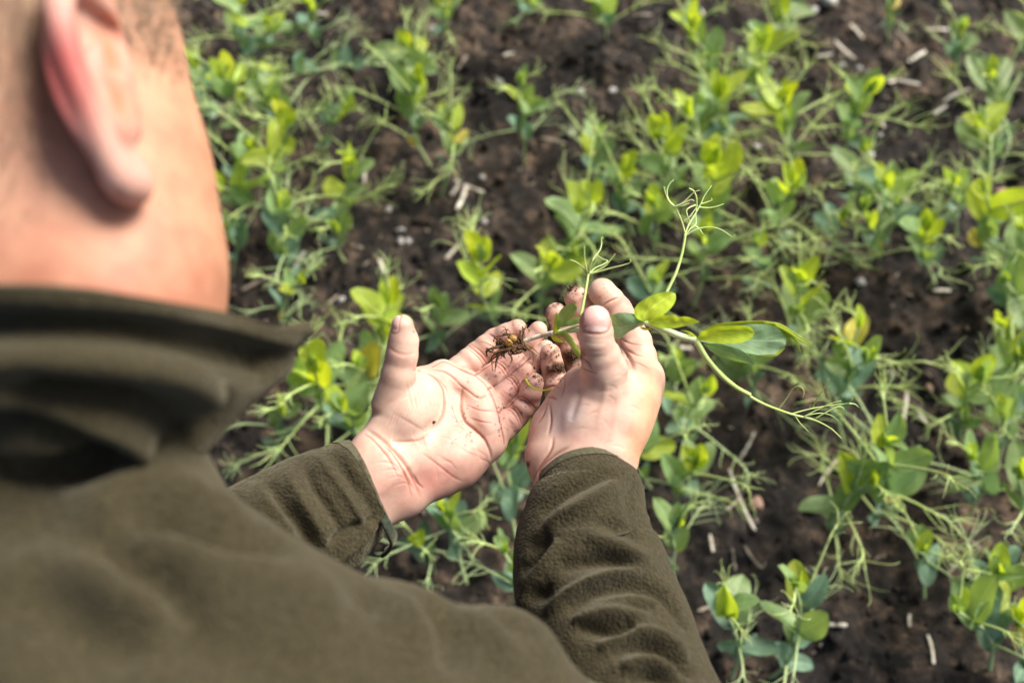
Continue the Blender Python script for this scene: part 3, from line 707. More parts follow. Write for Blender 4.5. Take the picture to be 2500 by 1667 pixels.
BV = [L_V, R_V, H_V, E1_V, E2_V, T_V] + [a[0] for a in arm]
BF = [L_F, R_F, H_F, E1_F, E2_F, T_F] + [a[1] for a in arm]
BC = [Lc, Rc, head_cols(H_V)*np.array([0.97, 0.91, 0.88]), None, None, np.tile(PALE, (len(T_V), 1))] + [np.tile(PALE, (len(a[0]), 1)) for a in arm]
for k, V in ((3, E1_V), (4, E2_V)):
    q = V-hp(7.35*(1 if k == 3 else -1), -2.2, .3); o = q@hs*(1 if k == 3 else -1); b = q@hf; v = q@hu
    c = np.tile(np.array([0.58, 0.35, 0.28]), (len(V), 1))
    g = np.clip((-b-0.9)/1.2, 0, 1)*np.clip((2.2-v)/2, 0, 1); c += (np.array([0.46, 0.10, 0.09])-c)*(0.9*g)[:, None]  # deep red rear edge: the ear's shadow painted into its colour
    g = np.maximum(np.exp(-((b-.1)**2+(v+.1)**2)/1.2), np.exp(-((b-.2)**2/.35+(v-1.75)**2/1.6))); c += (np.array([0.50, 0.17, 0.07])-c)*(0.8*g)[:, None]  # hollows tinted orange-brown, recess shade painted into the colour
    BC[k] = c
BR = [Lr, Rr] + [np.full(len(c), 0.55) for c in BC[2:]]
off = np.cumsum([0]+[len(v) for v in BV[:-1]])
bodyV = toworld(np.vstack(BV)); bodyF = np.vstack([f+o for f, o in zip(BF, off)])
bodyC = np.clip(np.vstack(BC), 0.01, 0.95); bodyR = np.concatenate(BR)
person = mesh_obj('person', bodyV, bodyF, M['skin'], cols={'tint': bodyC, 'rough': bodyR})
tag(person, 'person in an olive fleece jacket, seen from behind, cupping a young pea plant', 'person')
# ------------------------------------------------------------------ fleece jacket: torso and upper arms (implicit), sleeves (lofted), collar
jl = Field(np.array([-46., -66, -62]), np.array([26., 3, -22]), 0.5); X = jl.xyz((slice(None),)*3)
J = d_cone(X, C(295, 1690, 34.5), C(1370, 2075, 42), 6.7, 6.9)                      # right upper arm
J = smin(J, d_cone(X, C(150, 1370, 37.0), C(20, 1250, 41), 4.6, 5.4), 3.0)           # slope from shoulder to neck
J = smin(J, d_cone(X, C(-350, 1700, 56), C(-600, 2400, 60), 15, 16), 5)
J = smin(J, d_cone(X, C(225, 1200, 38.2), C(60, 1210, 37.4), 3.2, 4.2), 2.0)
J = smin(J, d_cone(X, C(60, 1210, 37.4), C(-400, 1300, 44), 4.2, 6), 2.5)
J = smin(J, d_cone(X, C(330, 1090, 36.6), C(-60, 1090, 35.6), 2.2, 2.8), 1.6)
J = smin(J, d_cone(X, C(975, 1592, 39), C(1010, 1700, 39.5), 2.55, 3), 1.2); J = smin(J, d_cone(X, C(1215, 1640, 40.5), C(1250, 1760, 41), 2.8, 3), 1.2)              # back and side
J = smin(J, d_cone(X, C(40, 1160, 40.5), C(-150, 1450, 46), 6.9, 9), 3)
J = smin(J, d_cone(X, C(230, 1500, 38.0), C(320, 1690, 35.2), 5.6, 6.6), 3)
J = smin(J, d_cone(X, C(-500, 1350, 47), C(100, 1600, 50), 7.0, 6.0), 4)             # left shoulder, behind the neck
P3 = np.stack(np.meshgrid(*[a[::4] for a in jl.ax], indexing='ij'), -1).reshape(-1, 3)
jl.D = J; J_V, J_F = surface_nets(jl); J_V = laplace(J_V, J_F, 3, 0.5)
J_N = normals(J_V, J_F); J_V += J_N*(0.22*fbm(J_V*0.16, 31, 3))[:, None]
J_N = normals(J_V, J_F); bJ = make_bvh(J_V, J_F)
def jc(pts, w, a): carve(J_V, J_N, bJ, pts, w*1.05, a*1.55, z4)
# shoulder folds, traced (blurred in the picture, so broad)
jc([(0, 740), (250, 760), (480, 760)], .7, -0.6)
jc([(250, 900), (450, 820), (620, 800), (760, 880)], 1.3, .55)
jc([(430, 940), (560, 930), (760, 960), (960, 1010), (1100, 1080)], .7, -1.0); jc([(560, 860), (760, 900), (960, 960)], .8, .5)
jc([(330, 950), (500, 1060), (650, 1140), (760, 1260), (800, 1420)], .6, -1.0); jc([(330, 880), (520, 980), (700, 1080), (860, 1180)], .9, .35)
jc([(0, 1010), (200, 960), (400, 930)], 1.0, -.30)
jc([(760, 1260), (900, 1240), (1100, 1260), (1250, 1320)], 1.0, -.35); jc([(900, 1180), (1100, 1190), (1300, 1260)], 1.2, .35)
jc([(1480, 1220), (1560, 1350), (1650, 1480)], .9, .45); jc([(1640, 1240), (1700, 1380), (1740, 1540)], .7, -.55)
jc([(1760, 1290), (1880, 1400), (1960, 1540)], .8, .4); jc([(1880, 1290), (1990, 1400)], .6, -.35); jc([(1380, 1220), (1430, 1300)], .7, -.4)
jc([(400, 1400), (800, 1420), (1200, 1500)], 1.2, -.7); jc([(0, 1180), (200, 1250), (380, 1400), (450, 1560)], 1.4, -1.0); jc([(150, 1130), (350, 1200), (520, 1330), (600, 1500)], 1.2, .6)

def loft(cents, nS, nT, squash=None, bulge=None):
    """cents: (px, py, depth, radius px) down a sleeve -> grid tube"""
    S = smooth_path([np.append(C(*c[:3]), c[3]/FPX*c[2]) for c in cents], nS)
    V, F, uv = tube(S[:, :3], S[:, 3], nT, cap=False); return V, F, S
# right sleeve
RS = [(1431, 1168, 56.3, 122), (1435, 1186, 55.95, 126), (1438, 1212, 55.5, 136), (1432, 1252, 55.0, 152), (1430, 1310, 54.7, 172), (1441, 1390, 54.1, 190), (1462, 1480, 53.3, 202),
      (1490, 1570, 52.2, 212), (1530, 1690, 50.5, 218), (1590, 1850, 48.0, 225), (1560, 2020, 45.0, 250), (1400, 2090, 42.5, 280)]
RS_V, RS_F, RS_S = loft(RS, 330, 300)
RS_N = normals(RS_V, RS_F)
RS_V += RS_N*(0.06*fbm(RS_V*0.55, 41, 3))[:, None]
bRS = make_bvh(RS_V, RS_F)
def sc(pts, w, a): carve(RS_V, RS_N, bRS, pts, w, a*1.6, z5)
sc([(600, 600), (700, 510), (800, 460), (920, 390), (1060, 300)], .38, .36); sc([(560, 520), (680, 400), (800, 330), (950, 270), (1060, 250)], .40, -.34)
sc([(430, 1100), (500, 950), (600, 820), (690, 660)], .40, .34); sc([(470, 720), (560, 700), (640, 640)], .5, -.30)
sc([(860, 640), (980, 680), (1120, 740), (1270, 800)], .45, .36); sc([(680, 850), (840, 810), (1000, 790), (1180, 810)], .42, -.45)
sc([(900, 560), (1050, 590), (1180, 650)], .40, -.24)
sc([(600, 1120), (740, 1010), (900, 920), (1050, 870), (1200, 850)], .32, .42); sc([(720, 1130), (860, 1010), (1010, 960), (1200, 945), (1340, 1000), (1450, 1150), (1490, 1240)], .42, -.52)
sc([(770, 1180), (940, 1130), (1100, 1130), (1260, 1170)], .36, .34); sc([(790, 1210), (930, 1240), (1060, 1230), (1160, 1200)], .36, -.42)
sc([(930, 1350), (1090, 1275), (1240, 1255), (1400, 1320), (1500, 1430)], .38, .40); sc([(1000, 1395), (1130, 1335), (1300, 1345), (1450, 1450), (1540, 1540)], .38, -.46)
sc([(1080, 1480), (1250, 1440), (1450, 1520)], .4, .40); sc([(1100, 1540), (1280, 1520), (1440, 1580)], .38, -.40)
sc([(430, 860), (520, 800), (600, 700)], .4, -.26); sc([(1240, 420), (1300, 560), (1360, 700)], .35, .14)
sc([(450, 980), (560, 1010), (640, 960)], .4, -.30)
sc([(1180, 300), (1120, 420), (1150, 520)], .4, -.14); sc([(1300, 1100), (1200, 1080), (1080, 1060)], .3, -.2)
# left sleeve
LS = [(898, 1178, 55.5, 116), (884, 1185, 55.4, 122), (860, 1200, 55.15, 132), (815, 1232, 54.8, 146), (760, 1268, 54.2, 158), (690, 1305, 53.4, 160), (600, 1350, 52.2, 168), (480, 1410, 51.0, 176), (250, 1540, 49.5, 200), (-200, 1560, 48, 260), (-600, 1400, 47, 330)]
LS_V, LS_F, LS_S = loft(LS, 300, 300)
LS_N = normals(LS_V, LS_F); LS_V += LS_N*(0.12*fbm(LS_V*0.6, 43, 3))[:, None]
bLS = make_bvh(LS_V, LS_F)
def tc(pts, w, a): carve(LS_V, LS_N, bLS, pts, w, a*1.5, z4)
tc([(1150, 710), (1185, 800), (1250, 900), (1300, 990)], .30, -.34); tc([(1200, 690), (1260, 790), (1340, 900), (1400, 990)], .30, .22)
tc([(1270, 700), (1330, 790), (1400, 880), (1440, 950)], .28, -.28); tc([(1090, 760), (1130, 850), (1200, 960), (1250, 1060)], .34, .26)
tc([(1020, 800), (1080, 890), (1150, 980), (1200, 1090)], .32, -.34); tc([(960, 800), (1020, 880), (1080, 960), (1120, 1020)], .34, .22)
tc([(880, 850), (930, 900), (980, 960)], .35, -.26); tc([(1440, 960), (1340, 1050), (1240, 1140)], .22, .24); tc([(1460, 1010), (1390, 1100), (1330, 1180)], .25, -.30)
tc([(1440, 940), (1330, 980), (1220, 1060)], .25, -.25); tc([(1310, 680), (1350, 760), (1370, 820)], .3, .14)
def cuff(path_S, N0, V, n, name, w0, parent, thick=0.10):
    pass
jacketV = [J_V, RS_V, LS_V]; jacketF = [J_F, RS_F, LS_F]
off = np.cumsum([0]+[len(v) for v in jacketV[:-1]])
jacket = mesh_obj('fleece_jacket', toworld(np.vstack(jacketV)), np.vstack([f+o for f, o in zip(jacketF, off)]), M['fleece'], person)
# the sleeve ends: a folded inner lip and a smooth binding strip round the opening
def ring(V, nT, k): return V[k*nT:(k+1)*nT]
def cuff_band(V, nT, name, a=0, b=9, out=0.05, ins=0.9, tilt=None):
    rows = []; r0 = ring(V, nT, a); c = r0.mean(0); T = (ring(V, nT, 0).mean(0)-ring(V, nT, 6).mean(0)); T /= np.linalg.norm(T)
    def outw(r): d = r-r.mean(0); d -= (d@T)[:, None]*T; return d/np.linalg.norm(d, axis=1, keepdims=True)
    for k in range(b, a-1, -2): r = ring(V, nT, k); rows.append(r+outw(r)*out)
    r = ring(V, nT, a); o = outw(r)
    rows += [r+o*out+T*0.05, r+o*(out-0.06)+T*0.09, r-o*0.10+T*0.07, r-o*0.16-T*0.05, r-o*0.22-T*0.6, r-o*0.30-T*1.6]
    G = np.vstack(rows); m = len(rows); i = np.arange(m-1)[:, None]*nT; j = np.arange(nT)[None]; j2 = (j+1) % nT
    F = np.stack([i+j, i+nT+j, i+nT+j2, i+j2], -1).reshape(-1, 4)
    return mesh_obj(name, toworld(G), F, M['trim'], jacket)
cuff_band(RS_V, 300, 'cuff', 0, 6); cuff_band(LS_V, 300, 'cuff', 0, 6)
# small tab on the left cuff
tp = [C(*z4(x, y), d) for x, y, d in ((1446, 950, 52.9), (1462, 985, 52.9), (1480, 1025, 53.4), (1486, 1050, 54.0), (1470, 1075, 54.6), (1450, 1090, 55.2))]
tq = [C(*z4(x, y), d) for x, y, d in ((1468, 925, 53.2), (1484, 955, 53.1), (1500, 985, 53.6), (1505, 1010, 54.3), (1488, 1040, 55.0), (1462, 1062, 55.6))]
A = smooth_path(tp, 14); B = smooth_path(tq, 14); T = np.linspace(0, 1, 5)[None, :, None]
G = (A[:, None]*(1-T)+B[:, None]*T).reshape(-1, 3)
i = np.arange(13)[:, None]*5; j = np.arange(4)[None]; F = np.stack([i+j, i+5+j, i+6+j, i+1+j], -1).reshape(-1, 4)
tab = mesh_obj('cuff_tab', toworld(G), F, M['tab'], jacket)
sm = tab.modifiers.new('thick', 'SOLIDIFY'); sm.thickness = 0.0016; sm.offset = 0
# collar: a standing band round the neck, its front corner pointing away to the right
top = [(-500, 700, 46), (-420, 690, 36), (-250, 690, 31), (-60, 695, 29.0), (120, 700, 28.8), (300, 716, 30.0), (450, 742, 32.2), (565, 765, 35.2), (670, 795, 37.2), (775, 812, 39.4)]
bot = [(-560, 1150, 47), (-470, 1150, 42), (-260, 1120, 35), (-50, 1110, 31.8), (140, 1110, 31.6), (300, 1110, 32.6), (420, 1090, 34.2), (490, 1110, 36.4), (530, 1075, 38.6), (560, 1012, 40.2)]
A = smooth_path([C(*p) for p in top], 130); B = smooth_path([C(*p) for p in bot], 130); nv = 44
cen = C(40, 900, 40)
t = np.linspace(0, 1, nv)[None, :, None]; G = A[:, None]*(1-t)+B[:, None]*t
d = G-cen; d /= np.linalg.norm(d, axis=2, keepdims=True); G = G+d*(np.sin(t*math.pi)*0.55 - 0.35*np.sin(t*math.pi*2.5)*np.exp(-((t-.25)/.3)**2))
CV = G.reshape(-1, 3); i = np.arange(129)[:, None]*nv; j = np.arange(nv-1)[None]
CF = np.stack([i+j, i+nv+j, i+nv+1+j, i+1+j], -1).reshape(-1, 4)
CN = normals(CV, CF)
if np.sum((CN*(CV-cen)).sum(1)) < 0: CF = CF[:, ::-1]; CN = -CN
bC = make_bvh(CV, CF)
def cc(pts, w, a): carve(CV, CN, bC, pts, w*1.1, a*1.25, z4, taper=False)
cc([(-100, 205), (250, 215), (500, 240), (800, 300), (1000, 350)], .55, -.55); cc([(-100, 130), (300, 135), (700, 190), (1100, 270)], .40, .25)
cc([(-100, 330), (250, 340), (500, 360), (700, 400), (800, 470)], .75, .55)
cc([(150, 440), (350, 470), (520, 500), (640, 560), (720, 640)], .70, -.85); cc([(0, 480), (180, 530), (380, 610), (560, 700)], .5, .40); cc([(-100, 560), (200, 610), (420, 700)], .6, -.6)
cc([(830, 420), (840, 500), (800, 600)], .5, -.35)
collar = mesh_obj('collar', toworld(CV), CF, M['fleece'], jacket)
sm = collar.modifiers.new('thick', 'SOLIDIFY'); sm.thickness = 0.006; sm.offset = -1
bv = collar.modifiers.new('round', 'BEVEL'); bv.width = 0.002; bv.segments = 3; bv.limit_method = 'ANGLE'
# ------------------------------------------------------------------ cropped hair: many short strands
HB = make_bvh(H_V, H_F); HNn = normals(H_V, H_F)
rh = np.random.default_rng(5); q = H_V-HC; hs_, hu_, hf_ = q@hs, q@hu, q@hf
dens = np.zeros(len(H_V))
side = hs_ > -8
back = (hf_ < -0.4) & (hu_ > -6.5); dens[back] = np.clip((hu_[back]+6.5)/6, 0, 1)*.9
topm = hu_ > 3.6-0.0*hf_; dens[topm] = 1
tmp = (hf_ > -0.6) & (hf_ < 4.6) & (hu_ > -0.6); dens[tmp] = np.maximum(dens[tmp], np.clip((hu_[tmp]+0.6)/2.0, 0, 1)*np.clip((4.8-hf_[tmp])/1.2, 0, 1))
dens[(hf_ > 5.5) & (hu_ < 6)] = 0
cov = np.clip(dens*(0.75+0.35*fbm(H_V*1.5, 6, 2)), 0, 1)
prob = cov/cov.sum(); NH = 42000; ix = rh.choice(len(H_V), NH, p=prob)
P = H_V[ix]+rh.normal(0, .13, (NH, 3)); Nn = HNn[ix]; dirn = Nn*0.75 - hu*0.55 - hf*0.35 + rh.normal(0, .18, (NH, 3)); dirn /= np.linalg.norm(dirn, axis=1, keepdims=True)
L = (0.35+0.5*np.clip((hu_[ix]+2)/8, 0, 1)*rh.uniform(.7, 1.3, NH))[:, None]; sd = np.cross(dirn, rh.normal(0, 1, (NH, 3))); sd /= np.linalg.norm(sd, axis=1, keepdims=True)
sd2 = np.cross(dirn, sd); w_ = 0.018
V = np.stack([P+sd*w_, P-sd*w_*.5+sd2*w_*.87, P-sd*w_*.5-sd2*w_*.87, P+dirn*L+(-hu*0.1)*L], 1).reshape(-1, 3)
b = np.arange(NH)[:, None]*4; F = np.concatenate([b+np.array([[0, 1, 3]]), b+np.array([[1, 2, 3]]), b+np.array([[2, 0, 3]])])
hair = mesh_obj('hair', toworld(V), F, M['hair'], person, smooth=False)
# ------------------------------------------------------------------ leaves
def leaf_lr(left, right, nu=22, nv=10, cup=0.25, wav=0.05, seed=0):
    """leaf between two traced edges (3-D, cm), base first, tip last"""
    A = smooth_path(left, nu); B = smooth_path(right, nu); t = np.linspace(0, 1, nv+1)
    G = A[:, None]*(1-t)[None, :, None]+B[:, None]*t[None, :, None]
    W = np.linalg.norm(A-B, axis=1)
    ax = A[-1]-A[0]; n = np.cross(ax, (B-A)[nu//2]); n /= max(np.linalg.norm(n), 1e-9)
    if n[2] < 0: n = -n
    prof = -np.sin(t*math.pi)*cup
    G += n[None, None]*(prof[None, :]*W[:, None])[..., None]
    V = G.reshape(-1, 3); V = V + n*(wav*fbm(V*1.6, seed, 2))[:, None]
    i = np.arange(nu-1)[:, None]*(nv+1); j = np.arange(nv)[None]
    F = np.stack([i+j, i+nv+1+j, i+nv+2+j, i+1+j], -1).reshape(-1, 4)
    uv = np.stack([np.repeat(np.linspace(0, 1, nu), nv+1), np.tile(t, nu)], 1)
    # upper side of the leaf is the side of +n
    fn = np.cross(V[F[:, 2]]-V[F[:, 0]], V[F[:, 3]]-V[F[:, 1]]).sum(0)
    if fn@n < 0: F = F[:, ::-1]
    return V, F, uv
# ---- the uprooted plant
HP = onplane(1700, 860, 0.45)
held = empty('pea_seedling', toworld(C(*z1(1650, 500), 55.5)))
tag(held, 'uprooted pea plant with bare muddy roots held between both hands', 'plant')
def W2(p): return C(*z2(p[0], p[1]), p[2])
def W1(p): return C(*z1(p[0], p[1]), p[2])
def W7(p): return C(*z7(p[0], p[1]), p[2])
def htube(name, pts, conv, r0, r1, mat, n=40, sides=8, parent=None):
    P = smooth_path([conv(p) for p in pts], n); V, F, uv = tube(P, np.linspace(r0, r1, n), sides)
    b = MB(); b.add(toworld(V), F, uv); return b.build(name, mat, parent or held)
b = MB()
def hb(pts, conv, r0, r1, n=30, sides=8):
    P = smooth_path([conv(p) for p in pts], n); V, F, uv = tube(P, np.linspace(r0, r1, n), sides); b.add(toworld(V), F, uv)
hb([(1300, 470, 57.6), (1360, 462, 57.4), (1440, 455, 56.8), (1540, 440, 56.4), (1680, 420, 56.0), (1830, 415, 55.4)], W1, .13, .17)
hb([(845, 1060, 55.3), (900, 1082, 55.2), (1000, 1118, 55.1), (1100, 1160, 55.0), (1210, 1190, 55.0)], W2, .165, .20, 30, 10)
b.build('stem', M['held_stem'], held)
htube('root_collar', [(1120, 522, 58.3), (1170, 505, 58.2), (1230, 488, 58.0), (1300, 472, 57.6)], W1, .13, .15, M['white_stem'], 24, 10)
b = MB()
hb([(1210, 1190, 55.0), (1240, 1235, 55.0), (1300, 1330, 55.2), (1400, 1445, 55.6), (1500, 1525, 56.0), (1600, 1580, 56.4)], W2, .17, .12, 40, 10)
hb([(505, 137, 56.3), (560, 190, 56.7), (650, 262, 57.2), (760, 328, 57.8), (870, 373, 58.3), (960, 402, 58.7), (1080, 432, 59.2), (1180, 482, 59.7), (1250, 545, 60.0)], W7, .125, .035, 60, 8)
for pts in ([(872, 362, 58.3), (915, 305, 58), (955, 245, 57.6), (995, 228, 57.3), (1022, 258, 57.2), (1015, 300, 57.4)], [(1075, 352, 58.9), (1105, 300, 58.4), (1140, 245, 58), (1172, 186, 57.6)],
            [(950, 395, 58.7), (1060, 366, 58.8), (1180, 345, 58.8), (1290, 332, 58.6), (1316, 302, 58.3)], [(1040, 405, 59), (1120, 392, 59.2), (1185, 405, 59.4), (1228, 438, 59.8)],
            [(1090, 425, 59.2), (1160, 385, 59), (1230, 352, 59), (1262, 366, 59.1), (1256, 398, 59.3)], [(965, 405, 58.7), (1000, 455, 59), (1048, 502, 59.4)],
            [(1020, 415, 58.9), (1110, 368, 58.7), (1180, 335, 58.5), (1245, 318, 58.3)], [(1290, 333, 58.6), (1330, 338, 58.7), (1352, 356, 58.9)]):
    hb(pts, W7, .045, .022, 22, 6)
b.build('tendril', M['tendril'], held)
b = MB()
hb([(400, 1020, 55.2), (425, 900, 55.4), (442, 800, 55.6), (455, 722, 55.8)], W2, .085, .07)
for pts in ([(455, 722, 55.8), (430, 695, 55.7), (390, 655, 55.6), (360, 635, 55.4), (322, 622, 55.2)], [(452, 722, 55.8), (438, 680, 55.6), (428, 620, 55.4), (426, 570, 55.2), (426, 528, 55.1)],
            [(455, 722, 55.8), (470, 660, 55.9), (500, 600, 56), (535, 555, 56.1), (548, 510, 56.2), (546, 475, 56.2), (541, 460, 56.2), (552, 462, 56.1), (560, 472, 56.0)],
            [(458, 722, 55.8), (500, 682, 56), (560, 655, 56.1), (592, 630, 56.2), (560, 620, 56.3), (530, 600, 56.4), (518, 585, 56.4)],
            [(460, 722, 55.8), (520, 695, 55.7), (575, 665, 55.6), (615, 618, 55.5), (645, 580, 55.4)], [(460, 725, 55.8), (540, 702, 55.6), (620, 680, 55.4), (700, 660, 55.2), (745, 645, 55.1), (758, 630, 55.0), (748, 620, 55.0)],
            [(458, 720, 55.8), (466, 680, 55.5), (480, 640, 55.3), (486, 612, 55.2)]):
    hb(pts, W2, .052, .026, 22, 6)
b.build('tendril', M['tendril'], held)
b = MB()
hb([(985, 905, 55.8), (1020, 830, 55.9), (1075, 715, 56), (1112, 600, 56.2), (1130, 520, 56.3), (1142, 440, 56.4)], W2, .095, .08)
for pts in ([(1142, 440, 56.4), (1120, 360, 56.4), (1090, 290, 56.3), (1068, 248, 56.2), (1030, 215, 56.1), (1005, 165, 56), (990, 105, 56)], [(1060, 242, 56.2), (1020, 190, 56.4), (1012, 130, 56.5), (1030, 85, 56.5), (1058, 56, 56.5)],
            [(1068, 248, 56.2), (1130, 215, 56.1), (1180, 165, 56), (1215, 138, 55.9), (1243, 131, 55.9)], [(1072, 248, 56.2), (1130, 222, 56), (1180, 198, 55.9), (1205, 205, 55.9)],
            [(1080, 246, 56.2), (1120, 240, 56.2), (1168, 222, 56.2)],
            [(1142, 440, 56.4), (1165, 375, 56.6), (1205, 310, 56.8), (1250, 228, 57), (1280, 165, 57.1), (1326, 98, 57.2)], [(1252, 228, 57), (1295, 215, 57), (1328, 200, 57), (1325, 184, 57)],
            [(1240, 250, 57), (1300, 255, 57), (1360, 246, 57), (1412, 227, 57)], [(1168, 118, 56.7), (1200, 135, 56.8), (1220, 180, 56.8), (1222, 240, 56.9), (1215, 300, 56.9), (1215, 370, 56.8), (1180, 400, 56.6), (1150, 440, 56.4)],
            [(1215, 235, 56.9), (1175, 250, 56.7), (1150, 275, 56.6), (1165, 330, 56.6), (1175, 345, 56.6)], [(1130, 350, 56.5), (1170, 320, 56.4), (1200, 280, 56.4), (1230, 240, 56.4)],
            [(1145, 450, 56.4), (1210, 412, 56.3), (1290, 392, 56.2), (1370, 400, 56.1), (1430, 430, 56), (1475, 462, 55.9), (1494, 445, 55.8)], [(1205, 380, 56.8), (1240, 405, 56.8), (1268, 444, 56.8)]):
    hb(pts, W2, .050, .026, 26, 6)
b.build('tendril', M['tendril'], held)
b = MB(); hb([(1135, 745, 57.6), (1160, 785, 57.5), (1220, 815, 57.4), (1310, 806, 57.4)], W1, .045, .03, 20, 6); b.build('tendril', M['fresh_lime'], held)
def hleaf(left, right, conv, mat, cup=.12, wav=.06, seed=0, label=None, rnd=0.5):
    V, F, uv = leaf_lr([conv(p) for p in left], [conv(p) for p in right], 26, 12, cup, wav, seed)
    bb = MB(); bb.add(toworld(V), F, uv); o = bb.build('leaf', mat, held)
    if label: o['label'] = label
    return o
YB, YT = 54.9, 54.2
hleaf([(862, 1062, 55.1), (800, 1040, 54.9), (778, 990, 54.7), (805, 935, 54.6), (870, 890, 54.6), (960, 855, 54.8), (1030, 848, 55), (1062, 856, 55.1)],
      [(868, 1066, 55.1), (920, 1045, 54.8), (990, 1010, 54.7), (1045, 960, 54.7), (1072, 915, 54.9), (1076, 880, 55), (1070, 862, 55.1)], W2, M['fresh_lime'], .16, .14, 1, 'bright yellow-green rounded leaf')
hleaf([(872, 1066, 55.1), (930, 1030, 54.8), (1000, 1008, 54.6), (1070, 1010, 54.6), (1090, 1030, 54.6), (1130, 1020, 54.6), (1190, 1032, 54.7), (1240, 1056, 54.9)],
      [(872, 1072, 55.1), (920, 1092, 55), (980, 1106, 55), (1050, 1104, 55), (1120, 1092, 55), (1180, 1078, 55), (1240, 1060, 54.9)], W2, M['fresh_lime'], .12, .10, 2)
hleaf([(850, 1068, 55.3), (800, 1060, 55.2), (752, 1050, 55.2), (760, 1080, 55.3)], [(852, 1078, 55.3), (820, 1090, 55.4), (790, 1090, 55.4), (762, 1084, 55.3)], W2, M['fresh_lime'], .1, .05, 3)
hleaf([(820, 1098, 55.5), (850, 1100, 55.4), (900, 1112, 55.3)], [(822, 1106, 55.5), (850, 1122, 55.5), (900, 1116, 55.3)], W2, M['leaf_lime'], .1, .03, 4)
hleaf([(850, 1062, 55.5), (790, 1010, 55.0), (730, 995, 54.8), (660, 1000, 54.9), (612, 1022, 55.2), (600, 1040, 55.3)],
      [(838, 1085, 55.6), (790, 1105, 55.6), (740, 1140, 55.7), (690, 1170, 55.8), (655, 1182, 55.8), (625, 1120, 55.6)], W2, M['fresh_dark'], -.12, .14, 5, 'curled grey-green leaf')
# second node: lemon leaf in front of the dark one, a small one underneath, closed shoot tip
hleaf([(1225, 1182, 54.9), (1255, 1130, 54.5), (1340, 1100, 54.2), (1440, 1090, 54.1), (1540, 1086, 54.2), (1600, 1098, 54.4), (1628, 1130, 54.6)],
      [(1228, 1188, 54.9), (1300, 1205, 54.7), (1390, 1214, 54.6), (1480, 1214, 54.6), (1560, 1204, 54.6), (1612, 1176, 54.6), (1630, 1145, 54.6)], W2, M['fresh_lime'], .22, .10, 6, 'lemon yellow leaf half folded over the dark one')
hleaf([(1240, 1190, 55.3), (1340, 1140, 55.5), (1480, 1095, 55.6), (1620, 1078, 55.6), (1740, 1084, 55.7), (1820, 1110, 55.9), (1858, 1170, 56)],
      [(1250, 1200, 55.3), (1360, 1225, 55.3), (1480, 1255, 55.3), (1600, 1290, 55.4), (1700, 1300, 55.5), (1800, 1285, 55.7), (1855, 1220, 56)], W2, M['fresh_dark'], .15, .12, 7, 'dark grey-green leaf with pale veins')
hleaf([(1590, 1288, 55.5), (1680, 1296, 55.4), (1780, 1285, 55.6), (1845, 1240, 55.9)], [(1600, 1294, 55.5), (1690, 1308, 55.5), (1790, 1300, 55.7), (1850, 1250, 56)], W2, M['fresh_lime'], .05, .02, 8)
hleaf([(1270, 1215, 55.2), (1360, 1216, 55), (1450, 1232, 54.9), (1540, 1262, 54.9), (1600, 1310, 55), (1628, 1352, 55.2)],
      [(1272, 1220, 55.2), (1320, 1268, 55.4), (1400, 1312, 55.5), (1480, 1336, 55.5), (1560, 1350, 55.4), (1630, 1360, 55.2)], W2, M['fresh_dark'], -.08, .08, 9)
hleaf([(1215, 1178, 55), (1170, 1150, 54.9), (1130, 1128, 54.9), (1108, 1126, 54.9)], [(1225, 1172, 54.9), (1190, 1140, 54.7), (1150, 1124, 54.8), (1112, 1122, 54.9)], W2, M['leaf_lime'], .2, .02, 10)
hleaf([(1240, 1150, 55), (1330, 1090, 54.6), (1460, 1066, 54.5), (1600, 1056, 54.5), (1730, 1062, 54.7), (1850, 1105, 55.2), (1900, 1160, 55.5)],
      [(1250, 1158, 55), (1340, 1106, 54.7), (1470, 1082, 54.7), (1600, 1076, 54.8), (1730, 1082, 55), (1830, 1125, 55.4), (1880, 1180, 55.6)], W2, M['leaf_lime'], .3, .03, 11)
b = MB()
for k, pts in enumerate(([(1700, 1066, 54.7), (1800, 1078, 54.9), (1880, 1120, 55.2), (1960, 1172, 55.4), (2035, 1216, 55.6)], [(1760, 1080, 54.9), (1850, 1115, 55.2), (1920, 1165, 55.5), (1985, 1215, 55.7)],
            [(1820, 1110, 55.1), (1890, 1155, 55.4), (1930, 1200, 55.6), (1955, 1270, 55.8)], [(1800, 1100, 55), (1880, 1160, 55.5), (1930, 1210, 55.8), (1950, 1245, 56)], [(1780, 1085, 54.8), (1870, 1130, 55.1), (1940, 1180, 55.3), (2010, 1220, 55.5)],
            [(1830, 1130, 55.3), (1880, 1185, 55.7), (1915, 1225, 55.9)])):
    hb(pts, W2, .08, .025, 22, 6)
b.build('shoot_tip', M['leaf_lime'], held)
